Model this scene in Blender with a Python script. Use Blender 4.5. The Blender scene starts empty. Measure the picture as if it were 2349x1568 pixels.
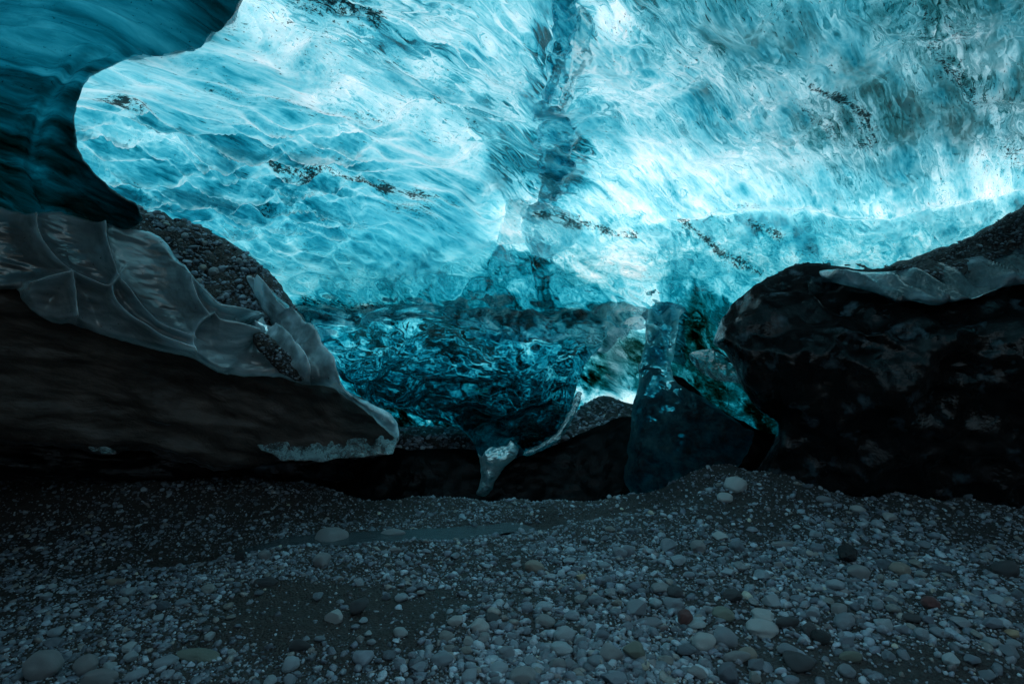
import bpy, math, random
import numpy as np

random.seed(7)
rng = np.random.default_rng(11)
scene = bpy.context.scene
COL = scene.collection

# ------------------------------------------------------------------ camera model
F, CX, CY, CZ = 1305.0, 1174.5, 784.0, 1.3          # units are image pixels: a 20 mm lens 1.3 m above the gravel


def at(px, py, D):
    """image pixel position (x, y) and distance -> metres"""
    px = np.asarray(px, float); py = np.asarray(py, float); D = np.asarray(D, float)
    return np.stack([(px - CX) / F * D, D + 0 * px, CZ - (py - CY) / F * D], -1)


# ------------------------------------------------------------------ noise (numpy)
def _hash(i, j, k, s):
    h = (i.astype(np.int64) * 374761393 + j.astype(np.int64) * 668265263 + k.astype(np.int64) * 2147483647 + s * 974634777) & 0xFFFFFFFF
    h = ((h ^ (h >> 13)) * 1274126177) & 0xFFFFFFFF
    h = ((h ^ (h >> 16)) * 2246822519) & 0xFFFFFFFF
    return ((h ^ (h >> 15)) & 0xFFFFFF) / float(0xFFFFFF)


def vnoise(p, s=0):
    """smooth value noise in -1..1"""
    f = np.floor(p).astype(np.int64)
    t = p - f
    t = t * t * t * (t * (t * 6 - 15) + 10)
    r = 0
    for a in (0, 1):
        for b in (0, 1):
            for c in (0, 1):
                w = (t[..., 0] if a else 1 - t[..., 0]) * (t[..., 1] if b else 1 - t[..., 1]) * (t[..., 2] if c else 1 - t[..., 2])
                r = r + w * _hash(f[..., 0] + a, f[..., 1] + b, f[..., 2] + c, s)
    return r * 2 - 1


def fbm(p, o=4, s=0, g=0.5):
    r, a = 0, 1.0
    for k in range(o):
        r = r + a * vnoise(p * 2 ** k + 17.3 * k, s + k)
        a *= g
    return r


def ridged(p, o=3, s=0):
    r, a = 0, 1.0
    for k in range(o):
        r = r + a * (1 - np.abs(vnoise(p * 2 ** k + 5.1 * k, s + k)) * 2)
        a *= 0.5
    return r


def worley(p, s=0):
    f = np.floor(p).astype(np.int64)
    f1 = np.full(p.shape[:-1], 9.0); f2 = f1.copy()
    for a in (-1, 0, 1):
        for b in (-1, 0, 1):
            for c in (-1, 0, 1):
                i, j, k = f[..., 0] + a, f[..., 1] + b, f[..., 2] + c
                q = np.stack([i + _hash(i, j, k, s), j + _hash(i, j, k, s + 1), k + _hash(i, j, k, s + 2)], -1)
                d = ((q - p) ** 2).sum(-1)
                f2 = np.minimum(f2, np.maximum(f1, d)); f1 = np.minimum(f1, d)
    return np.sqrt(f1), np.sqrt(f2)


FL = np.array([0.66, 0.72, -0.22]); FL /= np.linalg.norm(FL)            # flow direction of the ice layers
FU = np.array([0.0, 0.0, 1.0]); FU = FU - FL * FL.dot(FU); FU /= np.linalg.norm(FU)
FS = np.cross(FL, FU)


def flow(p, a, b, c=None):
    """coordinates stretched along the flow: cell a metres long, b metres across"""
    c = c or b
    return np.stack([p @ FL / a, p @ FS / b, p @ FU / c], -1)


def smooth(x, a, b):
    t = np.clip((x - a) / (b - a), 0, 1)
    return t * t * (3 - 2 * t)


def seg_dist(px, py, pts):
    """distance and signed side from an open line"""
    best = np.full(np.shape(px), 1e9); side = np.zeros(np.shape(px)); par = np.zeros(np.shape(px))
    n = len(pts) - 1
    for i in range(n):
        (x0, y0), (x1, y1) = pts[i], pts[i + 1]
        dx, dy = x1 - x0, y1 - y0
        L = dx * dx + dy * dy + 1e-9
        t = np.clip(((px - x0) * dx + (py - y0) * dy) / L, 0, 1)
        ex, ey = px - x0 - t * dx, py - y0 - t * dy
        d = np.hypot(ex, ey)
        m = d < best
        best = np.where(m, d, best)
        side = np.where(m, np.sign(dx * ey - dy * ex), side)
        par = np.where(m, (i + t) / n, par)
    return best, side, par


def spline(pts, closed=True, n=6):
    P = np.array(pts, float); N = len(P); out = []
    for i in range(N if closed else N - 1):
        if closed:
            a, b, c, d = P[(i - 1) % N], P[i], P[(i + 1) % N], P[(i + 2) % N]
        else:
            a, b, c, d = P[max(i - 1, 0)], P[i], P[i + 1], P[min(i + 2, N - 1)]
        for k in range(n):
            t = k / n
            out.append(0.5 * (2 * b + (c - a) * t + (2 * a - 5 * b + 4 * c - d) * t * t + (3 * b - a - 3 * c + d) * t ** 3))
    if not closed:
        out.append(P[-1])
    return np.array(out)


def inside(px, py, poly):
    r = np.zeros(px.shape, bool); n = len(poly)
    for i in range(n):
        x0, y0 = poly[i]; x1, y1 = poly[(i + 1) % n]
        if y0 == y1:
            continue
        c = ((y0 > py) != (y1 > py)) & (px < (x1 - x0) * (py - y0) / (y1 - y0) + x0)
        r ^= c
    return r


# ------------------------------------------------------------------ mesh building
def link(name, verts, faces, mat=None, parent=None, attrs=None, shade=True):
    me = bpy.data.meshes.new(name)
    verts = np.asarray(verts, np.float32); faces = np.asarray(faces, np.int32)
    me.vertices.add(len(verts)); me.vertices.foreach_set('co', verts.ravel())
    k = faces.shape[1]
    me.loops.add(faces.size); me.loops.foreach_set('vertex_index', faces.ravel())
    me.polygons.add(len(faces))
    me.polygons.foreach_set('loop_start', np.arange(0, faces.size, k, dtype=np.int32))
    me.update(calc_edges=True)
    me.validate()
    if shade:
        me.polygons.foreach_set('use_smooth', np.ones(len(me.polygons), bool))
    for n_, v_ in (attrs or {}).items():
        v_ = np.asarray(v_, np.float32)
        if v_.ndim == 1:
            a = me.attributes.new(n_, 'FLOAT', 'POINT'); a.data.foreach_set('value', v_)
        else:
            a = me.attributes.new(n_, 'FLOAT_COLOR', 'POINT')
            a.data.foreach_set('color', np.concatenate([v_, np.ones((len(v_), 1), np.float32)], 1).ravel())
    if mat:
        me.materials.append(mat)
    o = bpy.data.objects.new(name, me); COL.objects.link(o)
    if parent:
        o.parent = parent
    return o


def tag(o, label=None, cat=None, group=None, kind=None):
    for k, v in (('label', label), ('category', cat), ('group', group), ('kind', kind)):
        if v:
            o[k] = v
    return o


def thing(name, label, cat, group=None):
    o = bpy.data.objects.new(name, None); COL.objects.link(o)
    return tag(o, label, cat, group)


def grid_normals(P):
    a = np.gradient(P, axis=1); b = np.gradient(P, axis=0)
    n = np.cross(b, a)
    n /= np.linalg.norm(n, axis=-1, keepdims=True) + 1e-12
    return n        # faces the viewer for rows running down, columns running right


def grid_faces(ny, nx):
    i = np.arange(ny * nx).reshape(ny, nx)
    return np.stack([i[:-1, :-1], i[1:, :-1], i[1:, 1:], i[:-1, 1:]], -1).reshape(-1, 4)


def sheet(name, outline, depth, mat, parent=None, step=5, R=40, curl=0.3, skirt=0.5, disp=None, attrs=None, jag=0, closed_n=6, seed=0, taper=0.0):
    """a solid-looking body of ice: outline in image pixels, distance field, rounded rim, relief along the normal, and sides that run back"""
    poly = spline(outline, True, closed_n)
    if jag:
        q = np.concatenate([poly / 14.0, np.full((len(poly), 1), 3.7 + seed)], 1)
        poly = poly + jag * np.stack([fbm(q, 3, 40 + seed), fbm(q, 3, 60 + seed)], -1)
    x0, y0 = poly.min(0) - step; x1, y1 = poly.max(0) + step
    xs = np.arange(x0, x1 + step, step); ys = np.arange(y0, y1 + step, step)
    gx, gy = np.meshgrid(xs, ys)
    ins = inside(gx, gy, poly)
    loop = np.concatenate([poly, poly[:1]])
    # nearest point on the outline
    best = np.full(gx.shape, 1e9); nx_ = gx.copy(); ny_ = gy.copy()
    for i in range(len(poly)):
        (ax, ay), (bx, by) = loop[i], loop[i + 1]
        dx, dy = bx - ax, by - ay
        t = np.clip(((gx - ax) * dx + (gy - ay) * dy) / (dx * dx + dy * dy + 1e-9), 0, 1)
        qx, qy = ax + t * dx, ay + t * dy
        d = np.hypot(gx - qx, gy - qy)
        m = d < best
        best = np.where(m, d, best); nx_ = np.where(m, qx, nx_); ny_ = np.where(m, qy, ny_)
    sx = np.where(ins, gx, nx_); sy = np.where(ins, gy, ny_)
    dist = np.where(ins, best, 0)
    s = np.clip(dist / R, 0, 1)
    D = depth(sx, sy) + curl * (1 - np.sqrt(np.clip(1 - (1 - s) ** 2, 0, 1)))
    P = at(sx, sy, D)
    if disp is not None:
        N = grid_normals(at(gx, gy, depth(gx, gy)))
        h = disp(sx, sy, P, dist)
        P = P + N * (h * np.clip(dist / 12, 0, 1))[..., None]
    cell = ins[:-1, :-1] | ins[1:, :-1] | ins[1:, 1:] | ins[:-1, 1:]
    fc = grid_faces(*gx.shape).reshape(gx.shape[0] - 1, gx.shape[1] - 1, 4)[cell]
    used = np.unique(fc)
    remap = -np.ones(gx.size, np.int64); remap[used] = np.arange(len(used))
    V = P.reshape(-1, 3)[used]; fc = remap[fc]
    at_ = {k: np.broadcast_to(f(sx, sy, P, dist), sx.shape).ravel()[used] for k, f in (attrs or {}).items()}
    # sides running back from the rim
    e = np.concatenate([fc[:, [0, 1]], fc[:, [1, 2]], fc[:, [2, 3]], fc[:, [3, 0]]])
    key = np.sort(e, 1); code = key[:, 0] * len(V) + key[:, 1]
    u, inv, cnt = np.unique(code, return_inverse=True, return_counts=True)
    be = e[cnt[inv] == 1]
    if skirt and len(be):
        bv = np.unique(be); mp = {int(b): len(V) + i for i, b in enumerate(bv)}
        cam = np.array([0, 0, CZ])
        d = V[bv] - cam; L = np.linalg.norm(d, axis=1, keepdims=True)
        ctr = V.mean(0)
        back = cam + d / L * (L + skirt) + (ctr - V[bv]) * taper
        V = np.concatenate([V, back])
        sf = np.array([[b, a, mp[int(a)], mp[int(b)]] for a, b in be])
        fc = np.concatenate([fc, sf])
        for k in at_:
            at_[k] = np.concatenate([at_[k], at_[k][bv]])
    return link(name, V, fc, mat, parent, at_)


# ------------------------------------------------------------------ node helper
class Nodes:
    def __init__(self, name):
        self.m = bpy.data.materials.new(name); self.m.use_nodes = True
        self.t = self.m.node_tree; self.t.nodes.clear()
        self.out = self.t.nodes.new('ShaderNodeOutputMaterial')

    def n(self, typ, ins=None, **kw):
        x = self.t.nodes.new('ShaderNode' + typ)
        for k, v in kw.items():
            setattr(x, k, v)
        for k, v in (ins or {}).items():
            self.set(x, k, v)
        return x

    def set(self, x, k, v):
        s = x.inputs[k]
        if isinstance(v, bpy.types.NodeSocket):
            self.t.links.new(v, s)
        else:
            s.default_value = v

    def math(self, op, a, b=0.0, c=0.0, clamp=False):
        x = self.n('Math', operation=op); x.use_clamp = clamp
        for i, v in enumerate((a, b, c)):
            if i < len(x.inputs):
                self.set(x, i, v)
        return x.outputs[0]

    def ramp(self, v, stops):
        x = self.n('ValToRGB', {0: v}); e = x.color_ramp.elements
        while len(e) < len(stops):
            e.new(0.5)
        for q, (p, c) in zip(e, stops):
            q.position = p
            q.color = (c, c, c, 1) if isinstance(c, (int, float)) else (*c, 1)
        return x.outputs[0]

    def attr(self, name, out='Fac'):
        return self.n('Attribute', attribute_name=name).outputs[out]

    def coords(self, rot=(0, 0, 0), scale=(1, 1, 1), loc=(0, 0, 0)):
        tc = self.n('TexCoord')
        mp = self.n('Mapping', {'Vector': tc.outputs['Object'], 'Rotation': rot, 'Scale': scale, 'Location': loc})
        return mp.outputs[0]

    def flowed(self, a, b, warp=0.0, wscale=2.0, seed=0.0):
        """coordinates stretched along the ice flow, optionally warped"""
        tc = self.n('TexCoord').outputs['Object']
        if warp:
            w = self.n('TexNoise', {'Vector': tc, 'Scale': wscale, 'Detail': 3.0})
            v = self.n('VectorMath', {0: w.outputs['Color'], 1: (0.5, 0.5, 0.5)}, operation='SUBTRACT').outputs[0]
            v = self.n('VectorMath', {0: v, 'Scale': warp}, operation='SCALE').outputs[0]
            tc = self.n('VectorMath', {0: tc, 1: v}, operation='ADD').outputs[0]
        c = []
        for ax, sc in ((FL, a), (FS, b), (FU, b)):
            d = self.n('VectorMath', {0: tc, 1: tuple(ax / sc)}, operation='DOT_PRODUCT').outputs['Value']
            c.append(self.math('ADD', d, seed))
        return self.n('CombineXYZ', {0: c[0], 1: c[1], 2: c[2]}).outputs[0]

    def noise(self, vec, scale=1.0, detail=4.0, rough=0.55, dist=0.0):
        return self.n('TexNoise', {'Vector': vec, 'Scale': scale, 'Detail': detail, 'Roughness': rough, 'Distortion': dist}).outputs[0]

    def voro(self, vec, scale=1.0, feature='F1'):
        return self.n('TexVoronoi', {'Vector': vec, 'Scale': scale}, feature=feature).outputs[0]

    def bump(self, h, strength=0.5, dist=0.02, normal=None):
        x = self.n('Bump', {'Height': h, 'Strength': strength, 'Distance': dist})
        if normal:
            self.set(x, 'Normal', normal)
        return x.outputs[0]

    def mix(self, f, a, b):
        x = self.n('MixShader', {0: f, 1: a, 2: b}); return x.outputs[0]

    def mixc(self, f, a, b, blend='MIX'):
        x = self.n('Mix', data_type='RGBA', blend_type=blend)
        self.set(x, 0, f); self.set(x, 6, a if isinstance(a, bpy.types.NodeSocket) else (*a, 1)); self.set(x, 7, b if isinstance(b, bpy.types.NodeSocket) else (*b, 1))
        return x.outputs[2]

    def absorb(self, d, k=(2.9, 0.88, 0.62), k2=None, g=None):
        """colour of daylight left after d units of glacier ice"""
        ch = []
        for i in range(3):
            kk = k[i]
            if k2 is not None:
                kk = self.math('MULTIPLY_ADD', g, k2[i] - k[i], k[i])
                e = self.math('MULTIPLY', self.math('MULTIPLY', d, kk), -1.0)
            else:
                e = self.math('MULTIPLY', d, -kk)
            if i == 2:
                e = self.math('MULTIPLY_ADD', self.math('MULTIPLY', d, d), -0.045, e)
            ch.append(self.math('EXPONENT', e))
        return self.n('CombineColor', {0: ch[0], 1: ch[1], 2: ch[2]}).outputs[0]

    def done(self, sh):
        self.t.links.new(sh, self.out.inputs[0]); return self.m


# ------------------------------------------------------------------ materials
def mat_firn():
    q = Nodes('firn_backlit')
    thick = q.attr('thick'); grey = q.attr('grey'); swirl = q.attr('swirl')
    c1 = q.flowed(1.0, 0.17, warp=0.14, wscale=1.6)
    n1 = q.noise(c1, 1.0, 6.0, 0.62)
    c2 = q.flowed(0.50, 0.07, warp=0.05, wscale=4.0, seed=3.0)
    n2 = q.noise(c2, 1.0, 4.0, 0.6)
    c3 = q.flowed(1.6, 0.35, warp=0.5, wscale=0.9, seed=9.0)
    n3 = q.noise(c3, 1.0, 3.0, 0.5)
    a = q.math('MULTIPLY', q.math('SUBTRACT', n1, 0.5), q.math('MULTIPLY_ADD', swirl, 4.6, 2.0))
    b = q.math('MULTIPLY', q.math('SUBTRACT', n2, 0.5), q.math('MULTIPLY_ADD', swirl, 2.6, 1.2))
    c = q.math('MULTIPLY', q.math('SUBTRACT', n3, 0.5), 2.4)
    e = q.math('EXPONENT', q.math('ADD', q.math('ADD', a, b), c))
    d = q.math('MULTIPLY', thick, q.math('MULTIPLY', e, 1.25))
    # dark silt bands frozen in along the flow
    cb = q.flowed(1.3, 0.05, warp=0.22, wscale=2.2, seed=21.0)
    nb = q.noise(cb, 1.0, 6.0, 0.62)
    silt = q.math('MULTIPLY', q.ramp(nb, [(0.58, 0.0), (0.72, 1.0)]), 1.5)
    ck = q.coords()
    spk = q.ramp(q.noise(ck, 60.0, 3.0, 0.7), [(0.66, 0.0), (0.72, 1.0)])
    spm = q.ramp(q.noise(q.flowed(0.6, 0.15, seed=4.0), 1.0, 4.0, 0.6), [(0.5, 0.0), (0.66, 1.0)])
    d2 = q.math('ADD', d, q.math('MULTIPLY', silt, q.math('MULTIPLY_ADD', grey, 1.7, 0.55)))
    d3 = q.math('ADD', d2, q.math('MULTIPLY', q.math('MULTIPLY', spk, spm), 3.0))
    col = q.absorb(d3, (2.9, 0.88, 0.61), (1.5, 0.98, 0.84), grey)
    h = q.math('ADD', n1, q.math('MULTIPLY', n2, 0.3))
    nb_ = q.bump(h, 0.7, 0.08)
    tr = q.n('BsdfTranslucent', {'Color': col, 'Normal': nb_})
    return q.done(tr.outputs[0])


def mat_clear_ice(name='clear_ice', rough=0.0, k=(2.9, 0.88, 0.62), body=0.0, cell=(0.30, 0.085), micro=1.0, silt=1.0, diff=0.06, milk=False, shine=0.0, scallop=None):
    """clear ice: a lens-like wet face, tinted by the attribute 'thick', with silt where the attribute 'dirt' says so"""
    q = Nodes(name)
    n1 = q.noise(q.flowed(cell[0], cell[1], warp=0.05, wscale=4.0, seed=1.0), 1.0, 2.0, 0.45)
    n2 = q.noise(q.flowed(cell[0] * 0.28, cell[1] * 0.35, warp=0.04, wscale=10.0, seed=6.0), 1.0, 1.0, 0.4)
    h = q.math('ADD', n1, q.math('MULTIPLY', n2, 0.08))
    crest = None
    if scallop:
        sv = q.flowed(scallop[0], scallop[1], warp=0.10, wscale=3.0, seed=17.0)
        cups = q.voro(sv, 1.0); edge = q.voro(sv, 1.0, 'DISTANCE_TO_EDGE')
        crest = q.ramp(edge, [(0.0, 1.0), (0.07, 0.0)])
        h = q.math('ADD', q.math('MULTIPLY', h, 0.7), q.math('MULTIPLY', q.math('MULTIPLY', cups, cups), scallop[2]))
    b = q.bump(h, q.attr('lens') if milk else 1.0, 0.07 * micro)
    nf = q.noise(q.flowed(0.40, 0.028, warp=0.03, wscale=6.0, seed=12.0), 1.0, 7.0, 0.72)
    d = q.math('MULTIPLY', q.attr('thick'), q.math('EXPONENT', q.math('ADD', q.math('MULTIPLY', q.math('SUBTRACT', n1, 0.5), 2.5), q.math('MULTIPLY', q.math('SUBTRACT', nf, 0.5), 3.0))))
    if crest:
        d = q.math('MULTIPLY', d, q.math('EXPONENT', q.math('MULTIPLY', crest, -0.3)))
    tint = q.absorb(d, k)
    sh = q.n('BsdfGlass', {'Color': tint, 'Roughness': rough, 'IOR': 1.31, 'Normal': b}).outputs[0]
    if body or milk:
        tr = q.n('BsdfTranslucent', {'Color': tint, 'Normal': b}).outputs[0]
        df = q.n('BsdfDiffuse', {'Color': (diff * 0.7, diff, diff * 1.1, 1), 'Normal': b}).outputs[0]
        sh = q.mix(q.attr('milk') if milk else body, sh, q.n('AddShader', {0: tr, 1: df}).outputs[0])
    if shine:
        gsx = q.n('BsdfGlossy', {'Color': (1, 1, 1, 1), 'Roughness': 0.07, 'Normal': b}).outputs[0]
        sh = q.mix(shine, sh, gsx)
    # silt frozen into the surface
    if silt:
        dirt = q.attr('dirt')
        nd = q.noise(q.coords(), 40.0, 7.0, 0.85)
        nl = q.noise(q.flowed(0.10, 0.022, warp=0.05, wscale=8.0, seed=2.0), 1.0, 6.0, 0.7)
        m = q.math('ADD', q.math('MULTIPLY', nd, 0.75), q.math('MULTIPLY', nl, 0.5))
        fac = q.ramp(q.math('ADD', m, q.math('MULTIPLY', dirt, 0.27 * silt)), [(0.80, 0.0), (0.85, 0.93)])
        ds = q.noise(q.flowed(0.09, 0.011, warp=0.02, wscale=9.0, seed=41.0), 1.0, 3.0, 0.6)
        dm = q.noise(q.flowed(0.7, 0.22, warp=0.1, seed=43.0), 1.0, 3.0, 0.6)
        fac = q.math('MAXIMUM', fac, q.ramp(q.math('MULTIPLY_ADD', dm, 0.32, ds), [(0.81, 0.0), (0.88, 0.85)]))
        blk = q.n('BsdfDiffuse', {'Color': (0.006, 0.006, 0.007, 1)}).outputs[0]
        sh = q.mix(fac, sh, blk)
    return q.done(sh)


def mat_deep_ice(name, gloss=0.9, k=(3.0, 0.92, 0.80), spread=3.5, fl=(0.5, 0.05), diff=0.06, bumps=0.7, rough=0.12, ttint=1.0, hue=(0.35, 0.8, 1.0), bdist=0.03, fine=0.25, ior=1.31):
    """thick ice that only a little light crosses; wet, glossy face"""
    q = Nodes(name)
    thick = q.attr('thick')
    n1 = q.noise(q.flowed(fl[0], fl[1], warp=0.15, wscale=2.5, seed=2.0), 1.0, 5.0, 0.6)
    n2 = q.noise(q.flowed(0.09, 0.03, warp=0.06, wscale=6.0, seed=8.0), 1.0, 4.0, 0.55)
    d = q.math('MULTIPLY', thick, q.math('EXPONENT', q.math('MULTIPLY', q.math('SUBTRACT', n1, 0.5), spread)))
    spk = q.ramp(q.noise(q.coords(), 45.0, 4.0, 0.7), [(0.64, 0.0), (0.70, 1.0)])
    spm = q.ramp(q.noise(q.flowed(0.5, 0.12, seed=14.0), 1.0, 3.0, 0.6), [(0.5, 0.0), (0.62, 1.0)])
    d = q.math('ADD', d, q.math('MULTIPLY', q.math('MULTIPLY', spk, spm), 4.0))
    col = q.absorb(d, k)
    b = q.bump(q.math('ADD', q.math('MULTIPLY', n1, 0.5), q.math('ADD', n2, q.math('MULTIPLY', q.noise(q.coords(), 40.0, 3.0), fine))), bumps, bdist)
    tr = q.n('BsdfTranslucent', {'Color': col, 'Normal': b}).outputs[0]
    dk = q.math('MULTIPLY', q.math('EXPONENT', q.math('MULTIPLY', q.math('MULTIPLY_ADD', q.math('MULTIPLY', spk, spm), 3.0, thick), -0.75)), diff)
    df = q.n('BsdfDiffuse', {'Color': q.n('CombineColor', {i_: q.math('MULTIPLY', dk, hue[i_]) for i_ in range(3)}).outputs[0], 'Normal': b}).outputs[0]
    body = q.n('AddShader', {0: tr, 1: df}).outputs[0]
    fr = q.n('Fresnel', {'IOR': ior, 'Normal': b}).outputs[0]
    gs = q.n('BsdfGlossy', {'Color': (1, 1, 1, 1), 'Roughness': rough, 'Normal': b}).outputs[0]
    return q.done(q.mix(q.math('MULTIPLY', fr, gloss), body, gs))


def mat_sparkle():
    q = Nodes('broken_ice_sparkle')
    n = q.noise(q.coords(), 9.0, 3.0, 0.6); m = q.noise(q.coords(), 70.0, 5.0, 0.7)
    f = q.ramp(q.math('ADD', q.math('MULTIPLY', n, 0.55), q.math('MULTIPLY', m, 0.45)), [(0.45, 0.0), (0.55, 1.0)])
    b = q.bump(q.math('ADD', n, q.math('MULTIPLY', m, 0.6)), 1.0, 0.12)
    df = q.n('BsdfDiffuse', {'Color': q.mixc(f, (0.02, 0.03, 0.035), (0.50, 0.90, 0.98)), 'Normal': b}).outputs[0]  # cyan-white speckles paint the glints of light on the broken rim
    gs = q.n('BsdfGlossy', {'Color': (1, 1, 1, 1), 'Roughness': 0.06, 'Normal': b}).outputs[0]
    return q.done(q.mix(0.42, df, gs))


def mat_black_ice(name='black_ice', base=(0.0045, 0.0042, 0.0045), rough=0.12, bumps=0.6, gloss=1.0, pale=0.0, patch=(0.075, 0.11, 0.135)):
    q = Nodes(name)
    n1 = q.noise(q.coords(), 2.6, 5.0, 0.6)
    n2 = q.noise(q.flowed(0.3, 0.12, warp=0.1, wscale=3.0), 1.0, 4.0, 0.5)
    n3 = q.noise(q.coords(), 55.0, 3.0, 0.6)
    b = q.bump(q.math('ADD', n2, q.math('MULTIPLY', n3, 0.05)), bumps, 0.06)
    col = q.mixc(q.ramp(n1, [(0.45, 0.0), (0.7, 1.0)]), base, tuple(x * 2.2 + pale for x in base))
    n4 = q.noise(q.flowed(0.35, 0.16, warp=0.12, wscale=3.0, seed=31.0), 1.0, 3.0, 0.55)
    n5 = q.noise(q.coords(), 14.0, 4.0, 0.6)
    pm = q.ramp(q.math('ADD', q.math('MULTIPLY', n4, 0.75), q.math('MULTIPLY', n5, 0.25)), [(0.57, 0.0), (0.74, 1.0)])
    col = q.mixc(pm, col, patch)  # patches; the default grey-blue paints in reflections on the wet face
    df = q.n('BsdfDiffuse', {'Color': col, 'Normal': b}).outputs[0]
    fr = q.n('Fresnel', {'IOR': 1.31, 'Normal': b}).outputs[0]
    rr = q.math('MULTIPLY_ADD', q.ramp(n1, [(0.35, 0.0), (0.65, 1.0)]), 0.25, rough)
    gs = q.n('BsdfGlossy', {'Color': (0.9, 0.95, 1, 1), 'Roughness': rr, 'Normal': b}).outputs[0]
    up = q.n('SeparateXYZ', {0: q.n('NewGeometry').outputs['Normal']}).outputs['Z']
    wet = q.math('MULTIPLY', q.ramp(q.math('ADD', up, q.math('MULTIPLY', q.math('SUBTRACT', n1, 0.5), 0.5)), [(0.42, 1.0), (0.72, 0.04)]), gloss)
    return q.done(q.mix(q.math('MULTIPLY', fr, wet), df, gs))


def mat_ground():
    q = Nodes('silt_and_grit')
    n1 = q.noise(q.coords(), 1.3, 5.0, 0.6)
    n2 = q.noise(q.coords(), 60.0, 5.0, 0.7)
    v = q.voro(q.coords(), 75.0)
    col = q.mixc(q.ramp(n2, [(0.35, 0.0), (0.7, 1.0)]), (0.008, 0.008, 0.009), (0.055, 0.054, 0.055))
    col = q.mixc(q.ramp(n1, [(0.4, 0.0), (0.65, 0.6)]), col, (0.03, 0.028, 0.028))
    gx_ = q.n('SeparateXYZ', {0: q.n('TexCoord').outputs['Object']}).outputs['X']
    col = q.mixc(q.ramp(q.math('MULTIPLY_ADD', gx_, -0.25, 0.2), [(0.0, 0.0), (0.6, 0.8)]), col, q.mixc(n2, (0.012, 0.010, 0.009), (0.06, 0.048, 0.042)))
    b = q.bump(q.math('SUBTRACT', q.math('MULTIPLY', n2, 0.8), v), 0.9, 0.015)
    p = q.n('BsdfPrincipled', {'Base Color': col, 'Roughness': q.ramp(n1, [(0.4, 0.85), (0.7, 0.5)]), 'Normal': b})
    return q.done(p.outputs[0])


def mat_pebble(name, attr=True, tint=None, rough=0.45):
    q = Nodes(name)
    n = q.noise(q.coords(), 30.0, 5.0, 0.65)
    n2 = q.noise(q.coords(), 160.0, 3.0, 0.6)
    if attr:
        base = q.attr('tone', 'Color')
    elif tint:
        base = q.mixc(n, tint, tuple(c * 0.65 for c in tint))
    else:
        r = q.n('ObjectInfo').outputs['Random']
        x = q.n('ValToRGB', {0: r}); e = x.color_ramp.elements
        stops = [(p_, tuple(f_ * c_ for f_, c_ in zip((2.0, 2.3, 2.5), t_))) for p_, t_ in [(0.0, (0.055, 0.06, 0.068)), (0.2, (0.13, 0.14, 0.15)), (0.4, (0.20, 0.21, 0.22)), (0.55, (0.08, 0.085, 0.10)), (0.7, (0.24, 0.25, 0.25)), (0.82, (0.13, 0.115, 0.10)), (0.92, (0.17, 0.18, 0.20)), (1.0, (0.04, 0.042, 0.048))]]
        while len(e) < len(stops):
            e.new(0.5)
        for k, (p, c) in zip(e, stops):
            k.position = p; k.color = (*c, 1)
        base = x.outputs[0]
    col = q.mixc(1.0, base, q.mixc(n, (0.35, 0.35, 0.35), (1.5, 1.5, 1.5)), 'MULTIPLY')
    col = q.mixc(q.ramp(n2, [(0.6, 0.0), (0.75, 0.45)]), col, (0.05, 0.05, 0.05))
    b = q.bump(q.math('ADD', n, q.math('MULTIPLY', n2, 0.5)), 0.8, 0.010)
    p = q.n('BsdfPrincipled', {'Base Color': col, 'Roughness': rough, 'Normal': b})
    return q.done(p.outputs[0])


def mat_water():
    q = Nodes('meltwater')
    n = q.noise(q.coords(rot=(0, 0, 0.2), scale=(1.0, 2.0, 1)), 22.0, 4.0, 0.6)
    b = q.bump(n, 0.8, 0.012)
    p = q.n('BsdfPrincipled', {'Base Color': (0.06, 0.08, 0.09, 1), 'Roughness': 0.15, 'IOR': 1.33, 'Normal': b})
    return q.done(p.outputs[0])


M_firn = mat_firn()
M_clear = mat_clear_ice(micro=0.40, cell=(0.55, 0.10), milk=True, scallop=(0.50, 0.14, 1.3))
M_pillar = mat_clear_ice('pillar_ice', 0.0, body=0.24, cell=(0.22, 0.09), micro=1.0, silt=0, diff=0.06)
M_curtain = mat_clear_ice('curtain_ice', 0.0, (2.2, 0.84, 0.66), 0.05, (0.60, 0.11), 0.45, 0.5, 0.03)
M_icicle = mat_clear_ice('icicle_ice', 0.0, body=0.42, cell=(0.10, 0.04), micro=0.8, silt=0, diff=0.5, shine=0.45)
M_fin = mat_clear_ice('fin_ice', 0.0, body=0.12, cell=(0.2, 0.08), micro=0.7, silt=0, diff=0.1, shine=0.15)
M_over = mat_deep_ice('overhang_ice', 0.45, (2.6, 0.9, 0.70), 3.2, (0.55, 0.11), 0.05, 0.5, 0.12, bdist=0.03)
M_fringe = mat_deep_ice('fringe_ice', 1.0, (1.6, 1.05, 0.90), 1.8, (0.5, 0.06), 0.62, 0.3, 0.10, hue=(0.78, 0.92, 1.0), bdist=0.02, ior=1.8)
M_black = mat_black_ice()
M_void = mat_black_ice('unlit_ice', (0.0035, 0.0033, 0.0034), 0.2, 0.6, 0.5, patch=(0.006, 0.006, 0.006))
M_wall = mat_black_ice('dark_silty_ice', (0.05, 0.040, 0.036), 0.25, 0.8, 0.8, patch=(0.07, 0.065, 0.066))
M_rim = mat_deep_ice('rim_ice', 1.0, (1.6, 1.1, 0.95), 2.2, (0.3, 0.12), 0.24, 0.5, 0.10, hue=(0.55, 0.8, 1.0), ior=1.6)
M_ground = mat_ground()
M_grav = mat_pebble('gravel_stones')
M_stone = mat_pebble('river_stone', False)
M_water = mat_water()

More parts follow.
